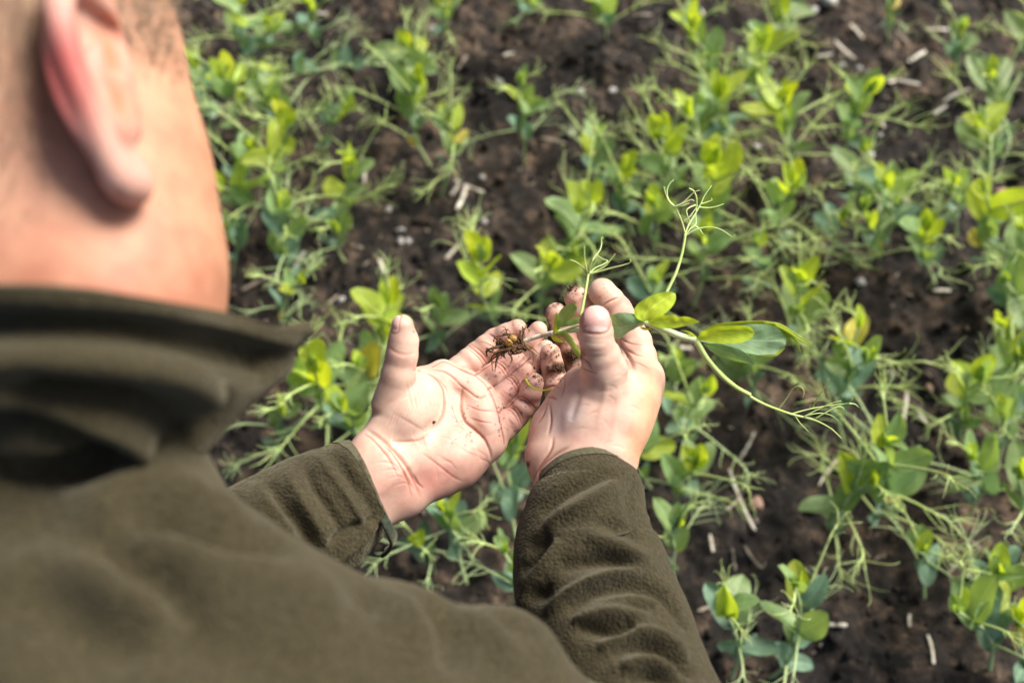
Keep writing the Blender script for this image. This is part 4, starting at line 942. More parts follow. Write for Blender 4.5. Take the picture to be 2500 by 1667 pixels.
# small lower leaves by the collar
hleaf([(1300, 470, 57.3), (1305, 410, 56.8), (1312, 360, 56.4), (1318, 352, 56.4)], [(1318, 475, 57.3), (1345, 430, 56.9), (1345, 390, 56.6), (1325, 352, 56.4)], W1, M['leaf_lime'], .2, .05, 12)
hleaf([(1322, 450, 57), (1322, 390, 56.5), (1345, 335, 56.2), (1390, 300, 56), (1425, 296, 56), (1440, 312, 56)], [(1330, 455, 57), (1370, 415, 56.7), (1410, 385, 56.4), (1435, 350, 56.2), (1442, 325, 56.1), (1442, 315, 56)], W1, M['leaf_green'], .1, .05, 13)
hleaf([(1345, 432, 57), (1375, 400, 56.7), (1420, 385, 56.4), (1462, 380, 56.1)], [(1350, 440, 57), (1390, 432, 56.9), (1430, 425, 56.6), (1464, 392, 56.2)], W1, M['fresh_dark'], .15, .05, 14)
hleaf([(1320, 462, 57.3), (1365, 465, 56.9), (1410, 500, 56.7), (1445, 550, 56.6), (1466, 600, 56.6), (1462, 630, 56.6)], [(1318, 478, 57.4), (1355, 500, 57.3), (1395, 545, 57.2), (1425, 590, 57), (1450, 625, 56.8), (1460, 632, 56.7)], W1, M['leaf_green'], .15, .05, 15)
hleaf([(1290, 480, 57.6), (1320, 495, 57.5), (1362, 525, 57.4)], [(1282, 492, 57.7), (1305, 520, 57.7), (1358, 530, 57.5)], W1, M['leaf_lime'], .1, .04, 16)
b = MB(); hb([(1360, 462, 57.2), (1410, 440, 56.9), (1460, 425, 56.5), (1500, 420, 56.2)], W1, .09, .07, 16, 8); b.build('stalk', M['held_stem'], held)
# roots
def lump(c, r, seed, n=14, sq=(1, 1, 1), amp=.3):
    u = np.linspace(0, math.pi, n); v = np.linspace(0, 2*math.pi, 2*n, endpoint=False)
    D = np.stack([np.outer(np.sin(u), np.cos(v)), np.outer(np.sin(u), np.sin(v)), np.outer(np.cos(u), np.ones_like(v))], -1).reshape(-1, 3)
    V = c + D*np.array(sq)*r*(1+amp*fbm(D*1.7+seed*3.1, seed, 3))[:, None]
    m = 2*n; i = np.arange(n-1)[:, None]*m; j = np.arange(m)[None]; F = np.stack([i+j, i+m+j, i+m+(j+1) % m, i+(j+1) % m], -1).reshape(-1, 4)
    return V, F
b = MB()
V, F = lump(W1((1060, 505, 57.7)), .24, 4, 12, (1, 1.0, .8), .12); b.add(toworld(V), F)
V, F = lump(W1((1032, 528, 57.7)), .24, 9, 12, (1, 1.1, .8), .15); b.add(toworld(V), F)
b.build('seed', M['seed'], held)
b = MB(); rr = random.Random(8)
main = [([(1100, 528, 58.1), (1040, 560, 57.9), (985, 590, 57.8), (960, 640, 57.9), (950, 700, 58)], .13, .035), ([(1090, 535, 58.1), (1010, 545, 57.8), (950, 560, 57.7), (905, 575, 57.8), (905, 610, 58)], .13, .05),
        ([(1100, 530, 58), (1070, 500, 57.8), (1040, 480, 57.7), (990, 490, 57.7), (950, 500, 57.8), (945, 525, 57.9)], .08, .035), ([(1110, 530, 58.2), (1120, 480, 58), (1118, 432, 57.8)], .07, .02),
        ([(1060, 540, 57.9), (1030, 580, 57.8), (1050, 610, 57.9), (1055, 630, 58)], .08, .03), ([(1030, 560, 57.8), (1000, 600, 57.8), (1012, 625, 57.9)], .10, .03),
        ([(1040, 500, 57.6), (1020, 465, 57.5), (1015, 445, 57.5)], .06, .025), ([(985, 590, 57.8), (940, 605, 57.8), (930, 650, 57.9)], .07, .02), ([(1110, 535, 58.1), (1060, 560, 57.9), (1000, 575, 57.7), (940, 590, 57.7), (900, 565, 57.8)], .12, .04),
        ([(1085, 520, 58), (1100, 470, 57.8), (1095, 455, 57.7)], .05, .02), ([(1010, 545, 57.7), (985, 525, 57.7), (960, 515, 57.7)], .06, .03)]
for pts, r0, r1 in main:
    P = smooth_path([W1(p) for p in pts], 26); P += 0.03*np.stack([fbm(P*5, q, 2) for q in (1, 2, 3)], 1)
    rad = np.linspace(r0, r1, 26)*(1+.45*fbm(P*7, 4, 2)); V, F, uv = tube(P, np.maximum(rad, .015), 7); b.add(toworld(V), F, uv)
    for _ in range(5):
        q = P[rr.randrange(6, 26)]; e = q+np.array([rr.uniform(-.45, .45), rr.uniform(-.5, .3), rr.uniform(-.1, .25)]); V, F, uv = tube(smooth_path([q, (q+e)/2+.06, e], 8), np.linspace(.03, .012, 8), 5); b.add(toworld(V), F, uv)
for k in range(70):
    c = W1((rr.gauss(1050, 38), rr.gauss(552, 24), 57.95)); V, F = lump(c, rr.uniform(.04, .15), k, 7, (rr.uniform(.6, 1.5), 1, 1), .7); b.add(toworld(V), F)
b.build('root_ball', M['root'], held)
b = MB()
for pts in ([(1000, 570, 57.9), (930, 545, 57.7), (890, 528, 57.7), (850, 520, 57.7)], [(1130, 535, 58.2), (1160, 570, 58.2), (1190, 600, 58.2), (1192, 640, 58.3), (1188, 670, 58.4)], [(1130, 530, 58.2), (1175, 560, 58.2), (1215, 597, 58.2)],
            [(1125, 540, 58.2), (1150, 570, 58.3), (1178, 592, 58.3), (1180, 660, 58.5)], [(1050, 545, 57.4), (1062, 552, 57.3), (1035, 520, 57.2), (1060, 535, 57.2)], [(940, 700, 58), (935, 670, 57.9), (945, 640, 57.9)], [(1140, 425, 57.7), (1125, 465, 57.8), (1118, 500, 58)]):
    hb(pts, W1, .045, .02, 20, 6)
b.build('rootlet', M['rootlet'], held)
# ------------------------------------------------------------------ soil
def graded(lo, hi, h, far, g=1.22):
    a = list(np.arange(lo, hi+h, h)); s = h
    while a[-1] < far: s *= g; a.append(a[-1]+s)
    s = h; b = []; x = a[0]
    while x > -far: s *= g; x -= s; b.append(x)
    return np.array(b[::-1]+a)
def soil_h(x, y):
    P = np.stack([x, y, np.zeros_like(x)], 1)
    h = 0.016*fbm(P*5.0, 61, 3) + 0.012*fbm(P*16, 63, 2)
    c = vnoise(P*34, 66)*0.5+vnoise(P*70+5, 67)*0.3; h += 0.014*np.clip(c, -0.25, 1)
    h += 0.0042*fbm(P*120, 69, 2)
    return h
gx = graded(-0.80, 1.0, 0.0042, 60); gy = graded(0.08, 1.75, 0.0042, 60)
XX, YY = np.meshgrid(gx, gy, indexing='ij'); ZZ = soil_h(XX.ravel(), YY.ravel())
V = np.stack([XX.ravel(), YY.ravel(), ZZ], 1); n1_, n2_ = len(gx), len(gy)
i = np.arange(n1_-1)[:, None]*n2_; j = np.arange(n2_-1)[None]; F = np.stack([i+j, i+n2_+j, i+n2_+1+j, i+1+j], -1).reshape(-1, 4)
tag(mesh_obj('ground', V, F, M['soil']), kind='structure')
def gz(x, y): return float(soil_h(np.array([x]), np.array([y]))[0])
rs = np.random.default_rng(12)
b = MB()
for k in range(14000):
    x, y = rs.uniform(-.78, .98), rs.uniform(.1, 1.72)
    r = 0.0016*math.exp(rs.normal(0.30, .60)); r = min(r, .013)
    u = np.array([[0, 0, 1], [.89, 0, .45], [.28, .85, .45], [-.72, .53, .45], [-.72, -.53, .45], [.28, -.85, .45], [.72, .53, -.45], [-.28, .85, -.45], [-.89, 0, -.45], [-.28, -.85, -.45], [.72, -.53, -.45], [0, 0, -1]])
    Vc = u*r*rs.uniform(.55, 1.35, (12, 1))*rs.uniform(.7, 1.3, 3)+np.array([x, y, gz(x, y)+r*.25])
    b.add(Vc, np.array([[0, 1, 2], [0, 2, 3], [0, 3, 4], [0, 4, 5], [0, 5, 1], [1, 6, 2], [2, 7, 3], [3, 8, 4], [4, 9, 5], [5, 10, 1], [6, 7, 2], [7, 8, 3], [8, 9, 4], [9, 10, 5], [10, 6, 1], [11, 7, 6], [11, 8, 7], [11, 9, 8], [11, 10, 9], [11, 6, 10]]))
V, F, _ = b.get(); o = mesh_obj('soil_crumbs', V, F[:, :3], M['soil'], smooth=False); tag(o, 'loose dark crumbs of soil scattered over the field', 'soil', kind='stuff')
# chaff flecks, too many to count
b = MB(); b2 = MB()
for k in range(900):
    x, y = rs.uniform(-.75, .95), rs.uniform(.1, 1.7); L = rs.uniform(.0012, .0050); a = rs.uniform(0, math.pi); wd = rs.uniform(.0006, .0014)
    c = np.array([x, y, gz(x, y)+.0015]); d = np.array([math.cos(a), math.sin(a), rs.uniform(-.3, .3)]); s = np.array([-d[1], d[0], 0]); up = np.array([0, 0, .0007])
    Vc = np.array([c-d*L-s*wd, c+d*L-s*wd*.7, c+d*L+s*wd*.7, c-d*L+s*wd])
    b.add(np.vstack([Vc+up, Vc-up]), np.array([[0, 1, 2, 3], [7, 6, 5, 4], [0, 4, 5, 1], [1, 5, 6, 2], [2, 6, 7, 3], [3, 7, 4, 0]]))
tag(b.build('chaff', M['straw_dark'], smooth=False), 'tiny brownish flecks of chaff lying between the plants', 'chaff', kind='stuff')

# ------------------------------------------------------------------ pea plants growing in the field
LEAFM = ['leaf_blue', 'leaf_green', 'leaf_lime', 'leaf_yellow']
def pea_leaf(base, d, nrm, L, Wd, rnd, fold=0.25):
    """one stipule: broad round base, blunt tip; d = direction, nrm = upper side"""
    nu, nv = 13, 8; u = np.linspace(0, 1, nu); t = np.linspace(-1, 1, nv+1)
    wid = np.sin(np.pi*np.clip(u*0.94+0.03, 0, 1)**0.85)**0.52*Wd*0.5; wid[0] *= .35; wid[-1] = Wd*0.05
    d = d/np.linalg.norm(d); nrm = nrm-d*(nrm@d); nrm /= max(np.linalg.norm(nrm), 1e-6); s = np.cross(nrm, d)
    bend = rnd.uniform(-.15, .35)*L
    skew = rnd.uniform(-.12, .12)*L
    cen = base+d*(u*L)[:, None]-nrm*(bend*u**2)[:, None]+s*(skew*np.sin(u*math.pi))[:, None]
    fo = rnd.uniform(.1, fold+.25)
    G = cen[:, None]+s*(wid[:, None]*t[None]*(1-.25*fo))[..., None]+nrm*(np.abs(wid[:, None]*t[None])*fo)[..., None]
    G = G+nrm*(0.05*L*np.sin(u*9+rnd.uniform(0, 6))[:, None]*t[None]**2)[..., None]*0.6
    V = G.reshape(-1, 3); i = np.arange(nu-1)[:, None]*(nv+1); j = np.arange(nv)[None]
    F = np.stack([i+j, i+nv+1+j, i+nv+2+j, i+1+j], -1).reshape(-1, 4)
    uv = np.stack([np.repeat(u, nv+1), np.tile(t*.5+.5, nu)], 1)
    return V, F, uv
def unit(v): v = np.asarray(v, float); return v/max(np.linalg.norm(v), 1e-9)
def pea_plant(seed, bx, by, ax, ay, h, label, tone=0.5, size=1.0, nodes=None, tend=1.0, bushy=1.0):
    """grows from the soil seen at (bx,by) to a shoot tip seen at (ax,ay) at height h (cm)"""
    rnd = random.Random(seed*7+3)
    B = onplane(bx, by, 0.0); B[2] = gz(B[0], B[1])-0.004; A = onplane(ax, ay, h/100.0)
    root = empty('pea_plant', B); tag(root, label, 'plant', 'pea plants growing in the field')
    B0 = np.zeros(3); A0 = (A-B)*100; Ls = np.linalg.norm(A0)
    nodes = nodes or int(np.clip(round(Ls/2.9), 3, 7))
    az0 = rnd.uniform(0, 2*math.pi); pts = [B0]
    ctrl = A0*0.5+np.array([rnd.uniform(-1, 1), rnd.uniform(-1, 1), 0])*Ls*.22+np.array([0, 0, 1])*Ls*.06
    def at(t): return (1-t)**2*B0+2*t*(1-t)*ctrl+t*t*A0
    N = []
    for k in range(1, nodes+1):
        t = 0.10+0.90*k/nodes; side = az0+k*math.pi+rnd.uniform(-.5, .5)
        p = at(t)+np.array([math.cos(side), math.sin(side), 0])*0.22*(1 if k < nodes else .2); N.append((p, side, k)); pts.append(p)
    sp = smooth_path(pts, 8*nodes); b = MB(); V, F, uv = tube(sp, np.linspace(.20, .13, len(sp))*size**.5, 7); b.add(V*.01, F, uv)
    b.build('stem', M['stem'], root, world=False)
    up0 = unit(A0)
    for p, side, k in N:
        q = k/nodes; ti = min(int(k*8), len(sp)-1)
        L = size*(1.15+3.1*math.sin(min(q, .86)*math.pi*.62))*rnd.uniform(.7, 1.2)*(0.72 if k == nodes else 1)
        g = np.array([math.cos(side), math.sin(side), 0]); s = np.array([-g[1], g[0], 0])
        upw = unit(np.array([0, 0, 1])*0.6+up0*0.5)
        for sd in (-1, 1):
            el = rnd.uniform(-.1, 1.3) if k < nodes else rnd.uniform(1.2, 1.9)
            d = unit(g*rnd.uniform(.15, .5)+s*sd*rnd.uniform(.25, .75)+upw*el+np.array([0, rnd.uniform(.1, .8), 0]))
            nn = unit(upw*0.8-g*rnd.uniform(.2, .8)+s*sd*rnd.uniform(-.45, .3)+np.array([rnd.uniform(-.4, .4), rnd.uniform(-1.0, .1), 0]))
            V, F, uv = pea_leaf(p-d*.12, d, nn, L*rnd.uniform(.9, 1.1), L*rnd.uniform(.50, .68), rnd)
            m = q*2.2+tone*1.7-1.28+rnd.uniform(-.6, .6); mi = int(np.clip(math.floor(m+.5), 0, 3)); mname = LEAFM[mi] if rnd.random() > .015 or k == nodes else 'leaf_sick'
            bb = MB(); bb.add(V*.01, F, uv); bb.build('leaf', M[mname], root, world=False)
        if k == nodes:          # folded youngest leaves at the tip
            for e in range(2):
                d = unit(upw+np.array([rnd.uniform(-.35, .35), rnd.uniform(-.35, .35), 0])); V, F, uv = pea_leaf(p, d, unit(np.array([rnd.uniform(-1, 1), rnd.uniform(-1, 1), .2])), L*.75, L*.32, rnd, .8)
                bb = MB(); bb.add(V*.01, F, uv); bb.build('leaf', M['leaf_green' if e else 'leaf_lime'], root, world=False)
                # leafstalk ending in a branched tendril
        if rnd.random() > tend: continue
        Lp = size*rnd.uniform(3.2, 7.8)*(1.0 if k < nodes else .5); el = rnd.uniform(.05, 1.0) if k < nodes-1 else rnd.uniform(.9, 1.8)
        d = unit(g+np.array([0, 0, el])+s*rnd.uniform(-.3, .3)); e = p+d*Lp; dr = unit(g*1.0+np.array([0, 0, el*.35]))
        mid = p+d*Lp*.5+np.array([0, 0, .25]); P = smooth_path([p, mid, e, e+dr*.9*size], 12); b = MB()
        V, F, uv = tube(P, np.linspace(.125, .085, 12)*size**.5, 5); b.add(V*.01, F, uv)
        nt_ = rnd.choice([8, 9, 10, 11, 12]); young = k >= nodes-1
        for z in range(nt_):
            o = P[6+min(z, 5)] if not young else P[8+min(z//2, 3)]; sgn = -1 if z % 2 else 1
            h_ = unit(np.cross(dr, [0, 0, 1])); dd = unit(dr*rnd.uniform(.5, 1.1)+h_*sgn*rnd.uniform(.15, .9)+np.array([rnd.uniform(-.3, .3), rnd.uniform(-.3, .3), rnd.uniform(-.2, 1.0)]))
            Lt = size*rnd.uniform(1.6, 4.2)*(.6 if young else 1); nn = unit(np.cross(dd, [rnd.uniform(-1, 1), rnd.uniform(-1, 1), rnd.uniform(-1, 1)]))
            cv = rnd.uniform(-1.0, 1.0); cl = rnd.uniform(2.5, 9.5)*rnd.choice([-1, 1]); Q = [o]; v = dd; M_ = 16
            for y in range(M_):
                a = (cv/M_)+(cl/M_)*max(0, (y/M_-.5)*2)**2*1.6; v = unit(v*math.cos(a)+np.cross(nn, v)*math.sin(a)+nn*0.02); Q.append(Q[-1]+v*Lt/M_)
            V, F, uv = tube(np.array(Q), np.linspace(.052, .020, M_+1)*(1.1 if young else 1), 4, cap=False); b.add(V*.01, F, uv)
        b.build('tendril', M['tendril' if (young or tone > .45) else 'stem'], root, world=False)
    return root
# tip x, tip y, base x, base y (photograph pixels), tip height cm, tone, size, label
PLANTS = [
 (592, 10, 596, 190, 15, .55, 1.05, 'tall upright pea plant cut by the top edge, nearest the person\'s temple'),
 (548, 190, 560, 400, 16, .75, 1.0, 'pea plant with two rounded yellow-green leaf pairs just right of the cheek'),
 (478, 165, 505, 330, 12, .35, .95, 'dark leaved pea plant half hidden by the temple'),
 (705, 310, 712, 520, 16, .80, 1.15, 'bushy lime green pea plant with the broadest leaf cluster near the face'),
 (640, 212, 985, 175, 9, .25, 1.0, 'pea plant lying over sideways above the bushy lime green one'),
 (990, 110, 1045, 190, 15, .70, .9, 'pea plant topped by one round backlit leaf pair on a bare stalk'),
 (1022, 205, 1052, 400, 16, .70, 1.0, 'pea plant with a three lobed yellow tip, left of the two crossed pale straws'),
 (1090, 300, 1072, 478, 13, .62, 1.0, 'compact pea plant standing directly above the two crossed pale straws'),
 (857, 400, 840, 560, 13, .70, 1.0, 'pea plant with a yellow rimmed leaf beside an upright white straw'),
 (1085, 20, 1090, 120, 12, .55, .9, 'pea plant at the top edge left of the bare soil patch'),
 (690, 520, 690, 735, 15, .25, 1.05, 'grey green pea plant with long upright leaves between cheek and collar'),
 (822, 560, 842, 640, 7, .20, .8, 'small curled grey green seedling left of the white pebbles'),
 (545, 458, 862, 545, 9, .60, 1.0, 'pea plant fallen sideways with its tip touching the jaw line'),
 (735, 690, 690, 850, 14, .45, .7, 'wiry pea plant that is mostly tendrils above the jacket collar'),
 (552, 570, 560, 665, 9, .25, .9, 'low dark pea plant just right of the lower jaw'),
 (610, 365, 600, 470, 11, .45, 1.0, 'pea plant with green leaves overlapping the cheek\'s lower edge'),
 (1440, -30, 1480, 95, 13, .60, 1.15, 'wide leafy pea plant cut by the top edge, middle of the picture'),
 (1290, -10, 1262, 60, 12, .45, .9, 'pea plant at the top edge with a long tendril hanging down left'),
 (1268, 205, 1278, 388, 14, .35, .95, 'solitary pea plant standing on bare soil in the upper middle'),
 (1690, 70, 1722, 235, 15, .65, 1.1, 'pea plant with a yellow oval leaf under a pale straw, upper right'),
 (1885, -25, 1875, 110, 14, .60, 1.1, 'leafy pea plant cut by the top edge right of the centre row'),
 (1862, 110, 1870, 250, 14, .60, 1.05, 'pea plant with narrow yellow rimmed leaves below the top edge'),
 (1915, 250, 1968, 500, 18, .85, 1.2, 'largest bright lime pea plant in the upper right row'),
 (1755, 235, 1760, 420, 16, .65, 1.1, 'pea plant with a tall paired leaf left of the largest lime one'),
 (1680, 280, 1690, 470, 15, .60, 1.0, 'pea plant with one spoon shaped yellow rimmed leaf'),
 (1612, 335, 1618, 520, 17, .85, 1.15, 'pea plant with a big yellow oval leaf above the held plant\'s tendrils'),
 (1462, 335, 1470, 470, 13, .45, .95, 'pea plant with a single green leaf above small grey ones'),
 (1745, 400, 1735, 600, 18, .80, 1.25, 'pea plant with a large heart shaped yellow leaf pair'),
 (2118, 225, 2068, 430, 17, .60, 1.05, 'slender pea plant leaning right over reddish bare soil'),
 (2108, 370, 2085, 520, 12, .30, .9, 'grey green pea plant at the foot of the slender leaning one'),
 (2185, -5, 2175, 85, 10, .35, .8, 'small pea seedling alone near the top edge, right side'),
 (2345, 75, 2310, 215, 12, .30, .9, 'pea seedling with two upright grey leaves over a yellow base'),
 (2512, 80, 2515, 215, 13, .55, 1.0, 'pea plant cut off by the upper right edge'),
 (2412, 195, 2420, 350, 15, .35, 1.0, 'pea plant with a white stalk and wide tendril fan, far upper right'),
 (2392, 310, 2400, 480, 14, .55, 1.05, 'pea plant with drooping lime leaves below the wide tendril fan'),
 (2325, 450, 2330, 590, 13, .50, .95, 'narrow upright pea plant left of the pink stone'),
 (2408, 480, 2395, 690, 17, .75, 1.15, 'pea plant with a broad winged leaf pair below the pink stone'),
 (2158, 450, 2148, 630, 15, .50, 1.0, 'pea plant with paired leaves between two long white straws'),
 (1938, 455, 1925, 640, 16, .75, 1.1, 'pea plant with a long yellow leaf holding a small dark one'),
 (1440, 495, 1430, 700, 16, .65, 1.2, 'leafy pea plant rising directly behind the fingertips'),
 (1598, 500, 1592, 660, 14, .50, 1.05, 'pea plant directly behind the held plant\'s longest tendrils'),
 (1715, 570, 1688, 760, 15, .60, 1.1, 'pea plant behind the held plant\'s bright leaf pair'),
 (1345, 650, 1320, 790, 13, .65, 1.0, 'pea plant with a yellow and dark leaf left of the fingertips'),
 (1175, 635, 1228, 810, 15, .85, 1.15, 'bright yellow-green pea plant above the open left hand'),
 (950, 740, 985, 880, 12, .90, 1.0, 'pea plant with one round yellow leaf behind the left thumb'),
 (1075, 745, 1090, 860, 10, .30, .9, 'pea plant with a glossy pale leaf between the thumb and the roots'),
 (770, 905, 800, 1060, 15, .80, 1.15, 'lime green pea plant tucked under the collar tip'),
 (830, 1000, 838, 1130, 12, .55, 1.0, 'green pea plant just above the left sleeve'),
 (880, 900, 893, 1030, 11, .55, 1.0, 'pea plant touching the outer side of the left thumb\'s base'),
 (690, 1000, 680, 1140, 12, .45, .8, 'stringy pea plant between collar tip and left sleeve'),
 (1250, 1085, 1262, 1330, 15, .30, 1.2, 'long leaved pea plant growing between the two wrists'),
 (1078, 1245, 1140, 1430, 13, .45, 1.0, 'pea plant under the heel of the left hand'),
 (1015, 1330, 1060, 1400, 9, .30, .9, 'low pea plant with a round grey leaf beside the left cuff'),
 (1230, 1345, 1240, 1480, 11, .25, .95, 'grey green pea plant against the inner side of the right sleeve'),
 (1955, 690, 1962, 860, 15, .65, 1.05, 'pea plant with two folded leaves right above the held plant\'s shoot tip'),
 (2098, 800, 2080, 960, 15, .55, 1.1, 'pea plant with one large rounded leaf on dark soil, right'),
 (2112, 880, 2070, 1080, 15, .15, 1.15, 'grey leaved pea plant with two paddle shaped leaves'),
 (2165, 1085, 2150, 1260, 17, .55, 1.25, 'large pea plant with a pale oval leaf in the lower right'),
 (2120, 1180, 2060, 1330, 13, .60, 1.15, 'pea plant with wide yellow marked leaves, joined to the large lower right one'),
 (1695, 1140, 1640, 1240, 11, .60, 1.1, 'round leaved pea plant beside the right cuff'),
 (1715, 960, 1688, 1080, 12, .40, 1.0, 'pea plant with a yellow streaked leaf right of the right wrist'),
 (1655, 880, 1640, 990, 12, .40, .8, 'pea plant mostly of pale tendrils touching the back of the right hand'),
 (1850, 860, 1862, 975, 10, .35, 1.05, 'grey green pea plant under the held plant\'s two side leaves'),
 (2395, 930, 2380, 1110, 15, .55, 1.05, 'pea plant with an egg shaped mottled leaf near the right edge'),
 (2440, 800, 2432, 905, 10, .70, .9, 'small star shaped yellow marked pea plant near the right edge'),
 (2495, 880, 2500, 1060, 14, .50, 1.1, 'pea plant cut by the right edge at half height'),
 (2432, 1010, 2440, 1150, 11, .20, 1.0, 'dark low pea plant right of the mottled leaved one'),
 (2375, 1120, 2390, 1240, 10, .15, 1.0, 'dark clump of a pea plant at the right, above the bare soil'),
 (2485, 1160, 2500, 1320, 13, .45, 1.1, 'pea plant cut by the right edge below the dark clump'),
 (2245, 1345, 2262, 1460, 11, .15, 1.0, 'dark stringy pea plant in the lower right bare patch'),
 (2335, 1490, 2395, 1650, 13, .35, 1.1, 'pea plant with dark round leaves near the lower right corner'),
 (2432, 1400, 2432, 1540, 12, .30, .95, 'upright pea plant with a pointed grey leaf near the right edge'),
 (2482, 1520, 2475, 1660, 10, .30, 1.1, 'pea plant filling the lower right corner'),
 (1938, 1425, 1870, 1665, 16, .30, 1.15, 'pea plant on a long bare stalk at the bottom edge'),
 (1772, 1500, 1772, 1680, 14, .25, 1.0, 'grey green pea plant at the bottom edge beside the right sleeve'),
 (1650, 1285, 1650, 1440, 12, .35, .9, 'thin pea plant pressed against the outer side of the right sleeve'),
 (1560, 1060, 1590, 1190, 11, .40, 1.0, 'pea plant peeping out behind the right wrist'),
 (1600, 690, 1620, 800, 12, .35, 1.1, 'dark green pea plant behind the right index finger'),
 (2262, 560, 2290, 690, 13, .45, 1.05, 'tangled pea plant in the middle of the right hand row'),
 (2105, 510, 2110, 650, 13, .35, 1.0, 'pea plant with grey upright leaves at the edge of the reddish soil'),
 (2500, 560, 2505, 720, 15, .55, 1.05, 'pea plant cut by the right edge beside the broad winged one'),
 (2455, 690, 2470, 830, 12, .50, 1.0, 'low green pea plant right of the broad winged one'),
 (760, 20, 775, 110, 10, .30, .9, 'low pea plant near the top edge between two fallen stems'),
 (655, 60, 640, 150, 10, .35, .9, 'pea plant with a long stalk reaching right at the top left'),
 (850, 270, 800, 400, 12, .50, .75, 'pea plant reduced to a tangle of curly tendrils, upper left'),
 (1850, 600, 1842, 720, 11, .35, .8, 'pea plant of curly tendrils above the held plant\'s shoot tip'),
 (1530, 430, 1545, 590, 13, .55, 1.05, 'green pea plant behind the two thin tendril fans'),
 (1410, 620, 1400, 720, 10, .40, 1.0, 'pea plant hidden mostly behind the two tallest fingertips'),
 (2050, 540, 2040, 600, 8, .30, .8, 'small grey pea seedling left of the reddish soil clod'),
 (660, 250, 650, 360, 11, .35, .95, 'pea plant behind the stalks of the bushy lime green one'),
]
for k, (ax, ay, bx, by, h, tone, size, lab) in enumerate(PLANTS):
    pea_plant(k+1, bx, by, ax, ay, h, lab, tone, size*0.98)
# ------------------------------------------------------------------ straws and pebbles, each lying on the soil
def straw(x1, y1, x2, y2, r, mat, label, seed):
    A = onplane(x1, y1, .004); B = onplane(x2, y2, .004); L = np.linalg.norm(B-A); rnd = random.Random(seed); n = 12
    t = np.linspace(0, 1, n)[:, None]; P = A*(1-t)+B*t; z = np.array([gz(p[0], p[1]) for p in P]); lift = r*.7+.0030
    c = np.polyfit(t[:, 0], z, 1); P[:, 2] = np.maximum(np.polyval(c, t[:, 0]), z-.001)*.5+np.polyval(c, t[:, 0])*.5+lift
    d = unit(B-A); s = np.array([-d[1], d[0], 0]); P = P+s*(np.sin(t*math.pi)*rnd.uniform(-.06, .06)*L)
    th = np.linspace(-2.2, 2.2, 9); rows = []
    for i, p in enumerate(P):
        rr = r*(1+.22*math.sin(i*1.7+seed)+rnd.uniform(-.15, .15))*(.55 if i in (0, n-1) else 1); up = np.array([0, 0, 1.0])
        o = [p+s*math.sin(a)*rr*1.25+up*math.cos(a)*rr*.75 for a in th]; q = [p+s*math.sin(a)*rr*1.0+up*math.cos(a)*rr*.5 for a in th[::-1]]; rows.append(o+q)
    V = np.array(rows).reshape(-1, 3); m = 18; i = np.arange(n-1)[:, None]*m; j = np.arange(m)[None]
    F = np.stack([i+j, i+m+j, i+m+(j+1) % m, i+(j+1) % m], -1).reshape(-1, 4).tolist(); F.append(list(range(m))[::-1]); F.append(list(range((n-1)*m, n*m)))
    F = F[:-2]+[[k, k+1, m-2-k, m-1-k] for k in range(8)]+[[(n-1)*m+k+1, (n-1)*m+k, (n-1)*m+m-1-k, (n-1)*m+m-2-k] for k in range(8)]
    o = mesh_obj('straw_piece', V, F, mat, smooth=False); tag(o, label, 'straw', 'straw pieces lying on the soil'); return o
S_, D_ = M['straw'], M['straw_dark']
